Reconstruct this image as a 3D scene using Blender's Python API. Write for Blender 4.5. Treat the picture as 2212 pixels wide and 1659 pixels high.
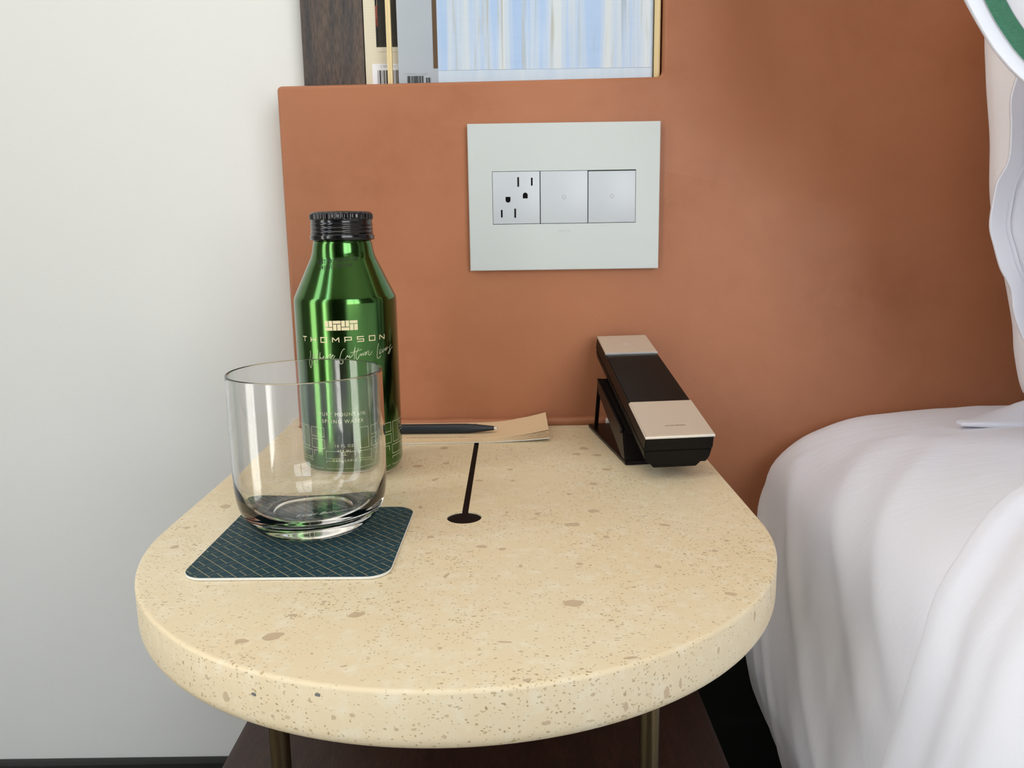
import bpy, bmesh, math, random
from mathutils import Vector, Matrix, noise, geometry
# ---------------------------------------------------------------- clear
for o in list(bpy.data.objects):
    bpy.data.objects.remove(o)
SC = bpy.context.scene
COL = SC.collection
PI = math.pi
R = math.radians
# heights are measured from the table top (z = 0); the floor lies 48 cm lower
FLOOR = -0.48
CEIL = 2.10
# ---------------------------------------------------------------- camera
cam = bpy.data.cameras.new('camera')
cam.sensor_fit = 'HORIZONTAL'
cam.sensor_width = 36.0
cam.lens = 1756.5 / 2212 * 36.0
cam.clip_start = 0.01
co = bpy.data.objects.new('camera', cam)
COL.objects.link(co)
fw = Vector((-0.00196777, 0.98335867, -0.1816641))
rt = Vector((0.999891821, -0.000713213734, -0.014691402))
up = Vector((0.01457648, 0.18167336, 0.98325089))
m = Matrix((rt, up, -fw)).transposed().to_4x4()
m.translation = Vector((-0.0031, -0.7300, 0.1731))
co.matrix_world = m
SC.camera = co
# ---------------------------------------------------------------- world, lights, exposure
SKY = 3.7
W = bpy.data.worlds.new('sky')
SC.world = W
W.use_nodes = True
nt = W.node_tree
for n in list(nt.nodes):
    nt.nodes.remove(n)
wo = nt.nodes.new('ShaderNodeOutputWorld')
bg = nt.nodes.new('ShaderNodeBackground')
tc = nt.nodes.new('ShaderNodeTexCoord')
sx = nt.nodes.new('ShaderNodeSeparateXYZ')
rp = nt.nodes.new('ShaderNodeValToRGB')
rp.color_ramp.elements[0].position = 0.0
rp.color_ramp.elements[0].color = (0.87, 0.86, 0.81, 1)
rp.color_ramp.elements[1].position = 0.9
rp.color_ramp.elements[1].color = (0.52, 0.68, 0.98, 1)
nt.links.new(tc.outputs['Generated'], sx.inputs[0])
nt.links.new(sx.outputs['Z'], rp.inputs[0])
nt.links.new(rp.outputs[0], bg.inputs[0])
bg.inputs[1].default_value = SKY
nt.links.new(bg.outputs[0], wo.inputs[0])

RX0, RX1, RY0, RY1 = -1.05, 2.6, -2.9, 0.05        # room inner faces
WINS = ((-0.80, -0.42, -0.42, 2.0), (-1.80, -1.25, -0.42, 2.0))   # tall windows in the left wall: y0,y1,z0,z1

WIN_F = (0.55, 2.45, -0.30, 1.95)                  # window in the front wall: x0,x1,z0,z1


def portal(name, loc, rot, sx_, sy_):
    l = bpy.data.lights.new(name, 'AREA')
    l.shape = 'RECTANGLE'
    l.size = sx_
    l.size_y = sy_
    l.energy = 1
    l.cycles.is_portal = True
    o = bpy.data.objects.new(name, l)
    o.location = loc
    o.rotation_euler = rot
    COL.objects.link(o)


for (wy0, wy1, wz0, wz1) in WINS:
    portal('daylight_portal', (RX0 - 0.1, (wy0 + wy1) / 2, (wz0 + wz1) / 2), (R(90), 0, R(-90)), wy1 - wy0, wz1 - wz0)
portal('daylight_portal', ((WIN_F[0] + WIN_F[1]) / 2, RY0 - 0.1, (WIN_F[2] + WIN_F[3]) / 2), (R(90), 0, PI * 0), WIN_F[1] - WIN_F[0], WIN_F[3] - WIN_F[2])

SC.view_settings.view_transform = 'Standard'
SC.view_settings.look = 'None'
SC.view_settings.gamma = 1.0
SC.view_settings.use_curve_mapping = False
SC.view_settings.exposure = 1.12
LAMP = 25.0     # small downlights
PANEL = 1.25     # large ceiling lamp

# ---------------------------------------------------------------- materials


def mat(name, col=(0.8, 0.8, 0.8), rough=0.5, metal=0.0, spec=0.5, coat=0.0, coat_rough=0.05, sheen=0.0):
    M = bpy.data.materials.new(name)
    M.use_nodes = True
    b = M.node_tree.nodes['Principled BSDF']
    b.inputs['Base Color'].default_value = (*col, 1)
    b.inputs['Roughness'].default_value = rough
    b.inputs['Metallic'].default_value = metal
    b.inputs['Specular IOR Level'].default_value = spec
    b.inputs['Coat Weight'].default_value = coat
    b.inputs['Coat Roughness'].default_value = coat_rough
    b.inputs['Sheen Weight'].default_value = sheen
    return M


class N:
    """tiny node helper"""

    def __init__(self, M):
        self.M = M
        self.t = M.node_tree
        self.b = self.t.nodes['Principled BSDF']

    def node(self, kind, **kw):
        n = self.t.nodes.new(kind)
        for k, v in kw.items():
            setattr(n, k, v)
        return n

    def link(self, a, b):
        self.t.links.new(a, b)

    def coords(self, scale=(1, 1, 1), rot=(0, 0, 0), kind='Object'):
        tc_ = self.node('ShaderNodeTexCoord')
        mp = self.node('ShaderNodeMapping')
        mp.inputs['Scale'].default_value = scale
        mp.inputs['Rotation'].default_value = rot
        self.link(tc_.outputs[kind], mp.inputs[0])
        return mp.outputs[0]

    def noise(self, vec, scale, detail=3, rough=0.55, dist=0.0):
        n = self.node('ShaderNodeTexNoise')
        n.inputs['Scale'].default_value = scale
        n.inputs['Detail'].default_value = detail
        n.inputs['Roughness'].default_value = rough
        n.inputs['Distortion'].default_value = dist
        self.link(vec, n.inputs['Vector'])
        return n.outputs['Fac']

    def ramp(self, fac, stops):
        r = self.node('ShaderNodeValToRGB')
        e = r.color_ramp.elements
        while len(e) > 1:
            e.remove(e[-1])
        e[0].position, e[0].color = stops[0][0], (*stops[0][1], 1)
        for p_, c_ in stops[1:]:
            x = e.new(p_)
            x.color = (*c_, 1)
        self.link(fac, r.inputs[0])
        return r.outputs[0]

    def mix(self, fac, a, b, blend='MIX'):
        n = self.node('ShaderNodeMix', data_type='RGBA', blend_type=blend)
        for s, v in ((0, fac), (6, a), (7, b)):
            if isinstance(v, (int, float)):
                n.inputs[s].default_value = v
            elif isinstance(v, tuple):
                n.inputs[s].default_value = (*v, 1)
            else:
                self.link(v, n.inputs[s])
        return n.outputs[2]

    def math(self, op, a, b=0.0, c=0.0):
        n = self.node('ShaderNodeMath', operation=op)
        for s, v in ((0, a), (1, b), (2, c)):
            if isinstance(v, (int, float)):
                n.inputs[s].default_value = v
            else:
                self.link(v, n.inputs[s])
        return n.outputs[0]

    def bump(self, h, strength, dist):
        n = self.node('ShaderNodeBump')
        n.inputs['Strength'].default_value = strength
        n.inputs['Distance'].default_value = dist
        self.link(h, n.inputs['Height'])
        self.link(n.outputs[0], self.b.inputs['Normal'])

    def color(self, c):
        self.link(c, self.b.inputs['Base Color'])


# wall paint
M_WALL = mat('white_wall_paint', (0.77, 0.775, 0.745), 0.75, spec=0.25)
n = N(M_WALL)
n.bump(n.noise(n.coords(), 260, 3), 0.12, 0.001)
M_GREIGE = mat('greige_wall_paint', (0.30, 0.28, 0.25), 0.8)
n = N(M_GREIGE)
n.bump(n.noise(n.coords(), 260, 3), 0.12, 0.001)
M_CEIL = mat('ceiling_paint', (0.62, 0.59, 0.52), 0.9)
M_FLOOR = mat('floor_carpet', (0.10, 0.085, 0.07), 0.95)
n = N(M_FLOOR)
n.color(n.mix(n.noise(n.coords(), 300), (0.07, 0.06, 0.05), (0.14, 0.12, 0.10)))
M_BLACKBASE = mat('black_skirting_and_shade', (0.010, 0.011, 0.010), 0.4)
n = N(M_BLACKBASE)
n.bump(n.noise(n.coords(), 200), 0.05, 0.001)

# saddle leather
M_LEATHER = mat('saddle_leather', (0.40, 0.14, 0.06), 0.47, spec=0.36)
n = N(M_LEATHER)
v = n.coords()
c = n.mix(n.ramp(n.noise(v, 5.5, 4, 0.6, 0.4), [(0.35, (0, 0, 0)), (0.7, (1, 1, 1))]), (0.36, 0.135, 0.060), (0.44, 0.18, 0.088))
c = n.mix(n.ramp(n.noise(v, 45, 5, 0.65), [(0.4, (0, 0, 0)), (0.75, (1, 1, 1))]), c, (0.40, 0.155, 0.074))
n.color(c)
n.link(n.math('MULTIPLY_ADD', n.noise(v, 30, 4), 0.18, 0.36), n.b.inputs['Roughness'])
vo = n.node('ShaderNodeTexVoronoi')
vo.inputs['Scale'].default_value = 900
n.link(v, vo.inputs['Vector'])
h = n.math('ADD', n.math('MULTIPLY', vo.outputs['Distance'], 0.5), n.math('MULTIPLY', n.noise(v, 60, 4), 1.2))
n.bump(h, 0.16, 0.0006)

# travertine
M_STONE = mat('travertine', (0.8, 0.7, 0.48), 0.42, spec=0.4)
n = N(M_STONE)
v = n.coords()
base = n.mix(n.ramp(n.noise(v, 9, 4, 0.6), [(0.3, (0, 0, 0)), (0.75, (1, 1, 1))]), (0.80, 0.645, 0.405), (0.82, 0.70, 0.475))
base = n.mix(n.ramp(n.noise(v, 120, 3, 0.6), [(0.5, (0, 0, 0)), (0.8, (1, 1, 1))]), base, (0.86, 0.77, 0.58))
h = None
for (sc, thr, colr, st, keep) in ((460, 0.20, (0.46, 0.34, 0.17), (0.62, 1, 1), 0.0), (680, 0.22, (0.40, 0.29, 0.13), (0.8, 1, 1), 0.12), (190, 0.12, (0.54, 0.41, 0.24), (0.45, 1, 0.8), 0.66)):
    vv = n.coords(st)
    wob = n.node('ShaderNodeVectorMath', operation='ADD')
    nz = n.node('ShaderNodeTexNoise')
    nz.inputs['Scale'].default_value = sc * 1.3
    n.link(vv, nz.inputs['Vector'])
    sc3 = n.node('ShaderNodeVectorMath', operation='SCALE')
    sc3.inputs['Scale'].default_value = 0.9 / sc
    n.link(nz.outputs['Color'], sc3.inputs[0])
    n.link(vv, wob.inputs[0])
    n.link(sc3.outputs[0], wob.inputs[1])
    vo = n.node('ShaderNodeTexVoronoi')
    vo.inputs['Scale'].default_value = sc
    n.link(wob.outputs[0], vo.inputs['Vector'])
    sep = n.node('ShaderNodeSeparateColor')
    n.link(vo.outputs['Color'], sep.inputs[0])
    size = n.math('MULTIPLY', n.math('MAXIMUM', n.math('SUBTRACT', sep.outputs[0], keep), 0.0), thr / (1 - keep) * 1.6)
    clump = n.ramp(n.noise(v, 22, 3), [(0.34, (0.62, 0.62, 0.62)), (0.62, (1.1, 1.1, 1.1))])
    size = n.math('MULTIPLY', size, clump)
    msk = n.math('MULTIPLY', n.math('LESS_THAN', vo.outputs['Distance'], size), n.math('MULTIPLY_ADD', sep.outputs[1], 0.5, 0.45))
    base = n.mix(msk, base, colr)
    h = msk if h is None else n.math('ADD', h, msk)
n.color(base)
n.bump(n.math('MULTIPLY', h, -1.0), 0.25, 0.0004)
M_FLECK = mat('travertine_fleck', (0.55, 0.405, 0.255), 0.45)
n = N(M_FLECK)
n.color(n.mix(n.noise(n.coords(), 260, 4), (0.54, 0.40, 0.235), (0.66, 0.51, 0.33)))
M_FLECKD = mat('dark_mineral_fleck', (0.17, 0.17, 0.15), 0.5)
n = N(M_FLECKD)
n.color(n.mix(n.noise(n.coords(), 500, 3), (0.10, 0.10, 0.09), (0.28, 0.27, 0.23)))
M_CHANNEL = mat('dark_channel', (0.005, 0.002, 0.002), 0.6, spec=0.1)
n = N(M_CHANNEL)
n.bump(n.noise(n.coords(), 400), 0.05, 0.0005)


def wood(name, dark, light, axis_scale, rough=0.45):
    M = mat(name, light, rough)
    n_ = N(M)
    v_ = n_.coords(axis_scale)
    f = n_.noise(v_, 14, 6, 0.65, 1.2)
    f2 = n_.noise(n_.coords(tuple(a * 4 for a in axis_scale)), 40, 3, 0.7)
    c_ = n_.mix(n_.ramp(f, [(0.3, (0, 0, 0)), (0.7, (1, 1, 1))]), dark, light)
    c_ = n_.mix(n_.ramp(f2, [(0.42, (0.55, 0.55, 0.55)), (0.58, (0, 0, 0))]), c_, tuple(d * 0.45 for d in dark))
    n_.color(c_)
    n_.bump(f2, 0.25, 0.0006)
    return M


M_WALNUT = wood('walnut', (0.024, 0.008, 0.005), (0.060, 0.024, 0.015), (6, 0.9, 6))
M_OAKDARK = wood('smoked_oak', (0.05, 0.047, 0.05), (0.17, 0.115, 0.08), (5, 5, 0.6), 0.6)
M_DARKPANEL = wood('dark_wall_panelling', (0.025, 0.018, 0.013), (0.06, 0.042, 0.03), (3, 3, 0.3), 0.6)
M_BRASS = mat('aged_brass', (0.22, 0.165, 0.085), 0.26, 1.0)
n = N(M_BRASS)
n.link(n.math('MULTIPLY_ADD', n.noise(n.coords((1, 1, 0.1)), 400), 0.2, 0.22), n.b.inputs['Roughness'])
M_BRASSL = mat('pale_brass', (0.78, 0.63, 0.34), 0.45, 0.15)
n = N(M_BRASSL)
n.link(n.math('MULTIPLY_ADD', n.noise(n.coords((1, 1, 0.1)), 300), 0.15, 0.36), n.b.inputs['Roughness'])

M_PLATE = mat('satin_silver_plastic', (0.545, 0.585, 0.57), 0.40, 0.0)
n = N(M_PLATE)
n.bump(n.noise(n.coords(), 1500, 2), 0.08, 0.0002)
M_MODULE = mat('pale_grey_plastic', (0.53, 0.57, 0.60), 0.38)
n = N(M_MODULE)
n.bump(n.noise(n.coords(), 1800, 2), 0.05, 0.0002)
M_HOLE = mat('socket_black', (0.003, 0.003, 0.003), 0.7, spec=0.08)
n = N(M_HOLE)
n.bump(n.noise(n.coords(), 800, 2), 0.05, 0.0002)
M_GAP = mat('dark_green_gap', (0.02, 0.035, 0.03), 0.6)
n = N(M_GAP)
n.bump(n.noise(n.coords(), 800, 2), 0.05, 0.0002)
M_GREYPRINT = mat('faint_grey_print', (0.44, 0.46, 0.46), 0.5)

M_GREEN = mat('green_anodised_aluminium', (0.06, 0.2, 0.04), 0.15, 1.0, coat=0.3, coat_rough=0.06)
n = N(M_GREEN)
n.color(n.mix(n.noise(n.coords(), 900, 2), (0.056, 0.155, 0.034), (0.068, 0.172, 0.040)))
M_ALU = mat('bare_aluminium', (0.78, 0.77, 0.74), 0.28, 1.0)
n = N(M_ALU)
n.link(n.math('MULTIPLY_ADD', n.noise(n.coords(), 500), 0.12, 0.22), n.b.inputs['Roughness'])
M_CAP = mat('black_gloss_cap', (0.004, 0.004, 0.005), 0.16, 0.0, 0.5, coat=0.2)
n = N(M_CAP)
n.link(n.math('MULTIPLY_ADD', n.noise(n.coords(), 300), 0.08, 0.13), n.b.inputs['Roughness'])
M_CREAMINK = mat('cream_ink', (0.80, 0.70, 0.42), 0.45)
M_PALEINK = mat('pale_ink', (0.66, 0.67, 0.45), 0.5)
M_BLACKINK = mat('black_ink', (0.008, 0.012, 0.006), 0.6)

M_GLASS = mat('clear_crystal', (1, 1, 1), 0.0)
M_GLASS.node_tree.nodes['Principled BSDF'].inputs['Transmission Weight'].default_value = 1.0
M_GLASS.node_tree.nodes['Principled BSDF'].inputs['IOR'].default_value = 1.5
M_ETCH = mat('etched_mark', (0.75, 0.76, 0.70), 0.8)

M_TEAL = mat('teal_coated_board', (0.015, 0.065, 0.085), 0.6, spec=0.22)
n = N(M_TEAL)
v = n.coords()
c = n.mix(n.noise(v, 160, 5, 0.7), (0.007, 0.034, 0.048), (0.017, 0.064, 0.082))
c = n.mix(n.ramp(n.noise(v, 700, 2), [(0.70, (0, 0, 0)), (0.76, (0.4, 0.4, 0.4))]), c, (0.15, 0.25, 0.27))
n.color(c)
M_GOLDLINE = mat('gold_line_print', (0.38, 0.31, 0.15), 0.5)
n = N(M_GOLDLINE)
n.color(n.mix(n.noise(n.coords(), 300, 3), (0.20, 0.19, 0.11), (0.52, 0.42, 0.20)))
M_CARD = mat('white_card_core', (0.82, 0.81, 0.74), 0.8)
n = N(M_CARD)
n.bump(n.noise(n.coords(), 1200, 2), 0.1, 0.0002)

M_KRAFT = mat('kraft_paper', (0.62, 0.43, 0.25), 0.85)
n = N(M_KRAFT)
v = n.coords()
n.color(n.mix(n.noise(v, 700, 4, 0.7), (0.78, 0.57, 0.33), (0.90, 0.69, 0.44)))
n.bump(n.noise(v, 900, 3), 0.15, 0.0002)
M_PEN = mat('matte_black_pen', (0.010, 0.016, 0.021), 0.42)
n = N(M_PEN)
n.bump(n.noise(n.coords(), 1500, 2), 0.06, 0.0002)
M_INKBROWN = mat('brown_ink', (0.10, 0.06, 0.03), 0.8)

M_PHONE = mat('black_phone_plastic', (0.005, 0.0045, 0.0035), 0.42, spec=0.17)
n = N(M_PHONE)
n.bump(n.noise(n.coords(), 1800, 2), 0.10, 0.0002)
M_STAND = mat('dark_stand_plastic', (0.008, 0.006, 0.005), 0.38, spec=0.25)
n = N(M_STAND)
n.bump(n.noise(n.coords(), 1500, 2), 0.06, 0.0002)
M_STANDTOP = mat('maroon_black_gloss', (0.006, 0.002, 0.002), 0.32, spec=0.15)
n = N(M_STANDTOP)
n.bump(n.noise(n.coords(), 900, 2), 0.04, 0.0002)
M_ALUP = mat('champagne_brushed_aluminium', (0.66, 0.56, 0.44), 0.45, 0.35)
n = N(M_ALUP)
n.link(n.math('MULTIPLY_ADD', n.noise(n.coords((1, 30, 30)), 60, 4), 0.2, 0.34), n.b.inputs['Roughness'])
M_ALUEDGE = mat('bright_aluminium_edge', (0.88, 0.87, 0.84), 0.3, 0.6)
M_WHITEPL = mat('white_plastic', (0.80, 0.76, 0.68), 0.4)
n = N(M_WHITEPL)
n.bump(n.noise(n.coords(), 600, 2), 0.04, 0.0002)


def cotton(name, col, wr=0.5):
    M = mat(name, col, 0.85, spec=0.15, sheen=0.15)
    n_ = N(M)
    v_ = n_.coords()
    fine = n_.noise(n_.coords((1, 1, 1)), 1600, 2)
    w1 = n_.noise(n_.coords((1.0, 2.6, 1.6), (0.4, 0.2, 0.7)), 9, 5, 0.55, 0.8)
    w2 = n_.noise(n_.coords((1.0, 5.0, 2.0), (0.2, 0.5, -0.5)), 22, 4, 0.6, 0.5)
    n_.bump(n_.math('ADD', n_.math('MULTIPLY', fine, 0.025), n_.math('ADD', n_.math('MULTIPLY', w1, 1.0), n_.math('MULTIPLY', w2, 0.35))), wr, 0.012)
    return M


M_SHEET = cotton('white_cotton_sheet', (0.83, 0.835, 0.89), 0.10)
M_DUVET = cotton('white_cotton_duvet', (0.83, 0.835, 0.89), 0.08)
M_CASE = cotton('white_pillow_cotton', (0.80, 0.81, 0.88), 0.1)
M_CASESHADE = cotton('shade_tinted_pillow_cotton', (0.80, 0.755, 0.755), 0.1)  # white pillow cotton with the pinkish shade behind the stack in its colour
M_STRIPE = mat('green_embroidery', (0.05, 0.21, 0.125), 0.8)
n = N(M_STRIPE)
v = n.coords((1, 1, 6), (0, R(40), 0))
f = n.noise(v, 260, 3, 0.7)
n.color(n.mix(f, (0.028, 0.15, 0.085), (0.10, 0.31, 0.20)))
n.bump(f, 0.5, 0.001)
M_BASEBED = mat('dark_bed_platform', (0.012, 0.010, 0.009), 0.6)
n = N(M_BASEBED)
n.bump(n.noise(n.coords(), 100, 2), 0.05, 0.001)

M_LINEN = mat('cream_linen_cover', (0.72, 0.66, 0.50), 0.8)
n = N(M_LINEN)
tcn = n.node('ShaderNodeTexCoord')
sp = n.node('ShaderNodeSeparateXYZ')
n.link(tcn.outputs['Object'], sp.inputs[0])
gx = n.math('LESS_THAN', n.math('FRACT', n.math('MULTIPLY', sp.outputs[0], 620)), 0.2)
gz = n.math('LESS_THAN', n.math('FRACT', n.math('MULTIPLY', sp.outputs[2], 430)), 0.2)
g = n.math('MULTIPLY', n.math('MAXIMUM', gx, gz), n.noise(n.coords(), 160))
n.color(n.mix(n.math('MULTIPLY', g, 0.55), (0.74, 0.68, 0.52), (0.56, 0.52, 0.38)))
M_PHOTO = mat('printed_cover_photo', (0.03, 0.03, 0.03), 0.3)
n = N(M_PHOTO)
vo = n.node('ShaderNodeTexVoronoi')
vo.inputs['Scale'].default_value = 150
n.link(n.coords((1, 1, 0.8)), vo.inputs['Vector'])
sep = n.node('ShaderNodeSeparateColor')
n.link(vo.outputs['Color'], sep.inputs[0])
pc = n.ramp(sep.outputs[0], [(0.0, (0.02, 0.018, 0.015)), (0.45, (0.03, 0.025, 0.02)), (0.52, (0.35, 0.10, 0.015)), (0.66, (0.45, 0.42, 0.33)), (0.78, (0.25, 0.03, 0.02)), (0.9, (0.12, 0.11, 0.07)), (1.0, (0.5, 0.22, 0.04))])
tcn = n.node('ShaderNodeTexCoord')
sp = n.node('ShaderNodeSeparateXYZ')
n.link(tcn.outputs['Object'], sp.inputs[0])
inside = n.math('MULTIPLY', n.math('GREATER_THAN', sp.outputs[0], 0.006), n.math('LESS_THAN', sp.outputs[0], 0.0125))
n.color(n.mix(inside, n.mix(n.noise(n.coords(), 200), (0.015, 0.015, 0.013), (0.06, 0.055, 0.04)), pc))
M_GREYCOVER = mat('pale_grey_book_cover', (0.40, 0.445, 0.50), 0.32)
n = N(M_GREYCOVER)
n.color(n.mix(n.noise(n.coords(), 12, 3), (0.37, 0.42, 0.475), (0.45, 0.49, 0.53)))
M_LABELW = mat('white_barcode_label', (0.80, 0.80, 0.82), 0.5)
n = N(M_LABELW)
n.color(n.mix(n.noise(n.coords(), 40, 2), (0.78, 0.79, 0.81), (0.83, 0.83, 0.84)))
M_FOOTER = mat('pale_blue_footer', (0.52, 0.62, 0.72), 0.25)
n = N(M_FOOTER)
n.color(n.mix(n.noise(n.coords((1, 1, 0.05)), 80, 3), (0.42, 0.55, 0.70), (0.66, 0.72, 0.76)))
M_PAGES = mat('book_pages', (0.72, 0.66, 0.52), 0.9)
n = N(M_PAGES)
n.color(n.mix(n.noise(n.coords((1, 80, 1)), 30), (0.62, 0.56, 0.43), (0.78, 0.72, 0.58)))
# glossy printed picture: pale blue with upright drapery-like streaks
M_PRINT = mat('glossy_blue_print', (0.4, 0.55, 0.8), 0.22)
n = N(M_PRINT)
s1 = n.noise(n.coords((1, 1, 0.025)), 62, 4, 0.55, 0.1)
s2 = n.noise(n.coords((1, 1, 0.05)), 170, 3, 0.6)
cl = n.noise(n.coords((1, 1, 0.6)), 26, 4)
hz = n.noise(n.coords((0.12, 1, 1)), 260, 2)
blue = n.mix(cl, (0.30, 0.45, 0.70), (0.46, 0.60, 0.80))
blue = n.mix(n.math('MULTIPLY', hz, 0.35), blue, (0.55, 0.68, 0.88))
st = n.mix(n.ramp(s1, [(0.42, (0, 0, 0)), (0.60, (0.9, 0.9, 0.9))]), blue, (0.66, 0.70, 0.70))
st = n.mix(n.ramp(s2, [(0.56, (0, 0, 0)), (0.72, (0.75, 0.75, 0.75))]), st, (0.45, 0.43, 0.33))
st = n.mix(n.ramp(n.noise(n.coords((1, 1, 0.02)), 95, 2), [(0.64, (0, 0, 0)), (0.70, (0.6, 0.6, 0.6))]), st, (0.22, 0.20, 0.16))
n.color(st)
M_SHEER = bpy.data.materials.new('sheer_curtain')
M_SHEER.use_nodes = True
t = M_SHEER.node_tree
for x in list(t.nodes):
    t.nodes.remove(x)
o_ = t.nodes.new('ShaderNodeOutputMaterial')
tr = t.nodes.new('ShaderNodeBsdfTransparent')
tl = t.nodes.new('ShaderNodeBsdfTranslucent')
tl.inputs[0].default_value = (0.95, 0.92, 0.82, 1)
df = t.nodes.new('ShaderNodeBsdfDiffuse')
df.inputs[0].default_value = (0.9, 0.87, 0.78, 1)
tr.inputs[0].default_value = (1, 0.99, 0.95, 1)
m1 = t.nodes.new('ShaderNodeMixShader')
m1.inputs[0].default_value = 0.35
m2 = t.nodes.new('ShaderNodeMixShader')
nz = t.nodes.new('ShaderNodeTexNoise')
nz.inputs['Scale'].default_value = 40
mr = t.nodes.new('ShaderNodeMapRange')
mr.inputs['To Min'].default_value = 0.42
mr.inputs['To Max'].default_value = 0.58
t.links.new(nz.outputs['Fac'], mr.inputs[0])
t.links.new(mr.outputs[0], m2.inputs[0])
t.links.new(tl.outputs[0], m1.inputs[1])
t.links.new(df.outputs[0], m1.inputs[2])
t.links.new(tr.outputs[0], m2.inputs[1])
t.links.new(m1.outputs[0], m2.inputs[2])
t.links.new(m2.outputs[0], o_.inputs[0])
M_PANE = bpy.data.materials.new('window_glass')
M_PANE.use_nodes = True
t = M_PANE.node_tree
for x in list(t.nodes):
    t.nodes.remove(x)
o_ = t.nodes.new('ShaderNodeOutputMaterial')
tr = t.nodes.new('ShaderNodeBsdfTransparent')
gl = t.nodes.new('ShaderNodeBsdfGlossy')
gl.inputs['Roughness'].default_value = 0.0
fr = t.nodes.new('ShaderNodeFresnel')
fr.inputs[0].default_value = 1.3
m2 = t.nodes.new('ShaderNodeMixShader')
t.links.new(fr.outputs[0], m2.inputs[0])
t.links.new(tr.outputs[0], m2.inputs[1])
t.links.new(gl.outputs[0], m2.inputs[2])
t.links.new(m2.outputs[0], o_.inputs[0])
M_FRAMEDARK = mat('dark_window_frame', (0.03, 0.03, 0.032), 0.4)
M_LAMPGLOW = bpy.data.materials.new('warm_lamp_glow')
M_LAMPGLOW.use_nodes = True
t = M_LAMPGLOW.node_tree
for x in list(t.nodes):
    t.nodes.remove(x)
o_ = t.nodes.new('ShaderNodeOutputMaterial')
em = t.nodes.new('ShaderNodeEmission')
em.inputs[0].default_value = (1.0, 0.74, 0.42, 1)
em.inputs[1].default_value = LAMP
t.links.new(em.outputs[0], o_.inputs[0])
M_CEILGLOW = bpy.data.materials.new('ceiling_lamp_glow')
M_CEILGLOW.use_nodes = True
t = M_CEILGLOW.node_tree
for x in list(t.nodes):
    t.nodes.remove(x)
o_ = t.nodes.new('ShaderNodeOutputMaterial')
em = t.nodes.new('ShaderNodeEmission')
em.inputs[0].default_value = (1.0, 0.90, 0.76, 1)
em.inputs[1].default_value = PANEL
t.links.new(em.outputs[0], o_.inputs[0])
M_WHITEMETAL = mat('white_painted_metal', (0.8, 0.8, 0.78), 0.4)

# ---------------------------------------------------------------- helpers


def link(name, me, material, parent=None, loc=None, smooth=False, angle=None):
    ob = bpy.data.objects.new(name, me)
    COL.objects.link(ob)
    if material is not None:
        me.materials.append(material)
    if parent is not None:
        ob.parent = parent
    if loc is not None:
        ob.location = loc
    if smooth or angle:
        for p in me.polygons:
            p.use_smooth = True
        if angle:
            me.set_sharp_from_angle(angle=R(angle))
    return ob


def pydata(name, verts, faces, material, parent=None, loc=None, smooth=False, angle=None):
    me = bpy.data.meshes.new(name)
    me.from_pydata([tuple(v_) for v_ in verts], [], faces)
    me.update()
    return link(name, me, material, parent, loc, smooth, angle)


def from_bm(name, bm, material, parent=None, loc=None, smooth=False, angle=None):
    bmesh.ops.recalc_face_normals(bm, faces=bm.faces)
    me = bpy.data.meshes.new(name)
    bm.to_mesh(me)
    bm.free()
    return link(name, me, material, parent, loc, smooth, angle)


def add_box(bm, x0, x1, y0, y1, z0, z1, bev=0.0, seg=2):
    r = bmesh.ops.create_cube(bm, size=1.0)
    vs = r['verts']
    for v_ in vs:
        v_.co = Vector((x0 + (v_.co.x + .5) * (x1 - x0), y0 + (v_.co.y + .5) * (y1 - y0), z0 + (v_.co.z + .5) * (z1 - z0)))
    if bev > 0:
        es = {e for v_ in vs for e in v_.link_edges}
        bmesh.ops.bevel(bm, geom=list(es), offset=bev, segments=seg, affect='EDGES', profile=0.5)
    return bm


def box(name, b, material, parent=None, bev=0.0, seg=2, loc=None, angle=None):
    bm = add_box(bmesh.new(), *b, bev=bev, seg=seg)
    return from_bm(name, bm, material, parent, loc, angle=angle or (35 if bev else None))


def catmull(pts, k=6, closed=False):
    out = []
    P = [Vector(p) for p in pts]
    L = len(P)
    for i in range(L if closed else L - 1):
        if closed:
            a, b, c_, d = P[(i - 1) % L], P[i], P[(i + 1) % L], P[(i + 2) % L]
        else:
            a, b, c_, d = P[max(i - 1, 0)], P[i], P[i + 1], P[min(i + 2, L - 1)]
        for j in range(k):
            t_ = j / k
            out.append(0.5 * ((2 * b) + (c_ - a) * t_ + (2 * a - 5 * b + 4 * c_ - d) * t_ * t_ + (-a + 3 * b - 3 * c_ + d) * t_ ** 3))
    if not closed:
        out.append(P[-1])
    return out


def lathe(prof, seg=96, rfun=None):
    """prof: list of (r, z); returns verts, faces"""
    vs, fs, rings = [], [], []
    for (r_, z_) in prof:
        if r_ < 1e-7:
            rings.append([len(vs)])
            vs.append((0, 0, z_))
        else:
            ring = []
            for i in range(seg):
                a = 2 * PI * i / seg
                rr = r_ if rfun is None else rfun(r_, z_, a)
                ring.append(len(vs))
                vs.append((rr * math.cos(a), rr * math.sin(a), z_))
            rings.append(ring)
    for A, B in zip(rings[:-1], rings[1:]):
        for i in range(seg):
            j = (i + 1) % seg
            if len(A) == 1 and len(B) == 1:
                continue
            if len(A) == 1:
                fs.append((A[0], B[j], B[i]))
            elif len(B) == 1:
                fs.append((A[i], A[j], B[0]))
            else:
                fs.append((A[i], A[j], B[j], B[i]))
    return vs, fs


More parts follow.
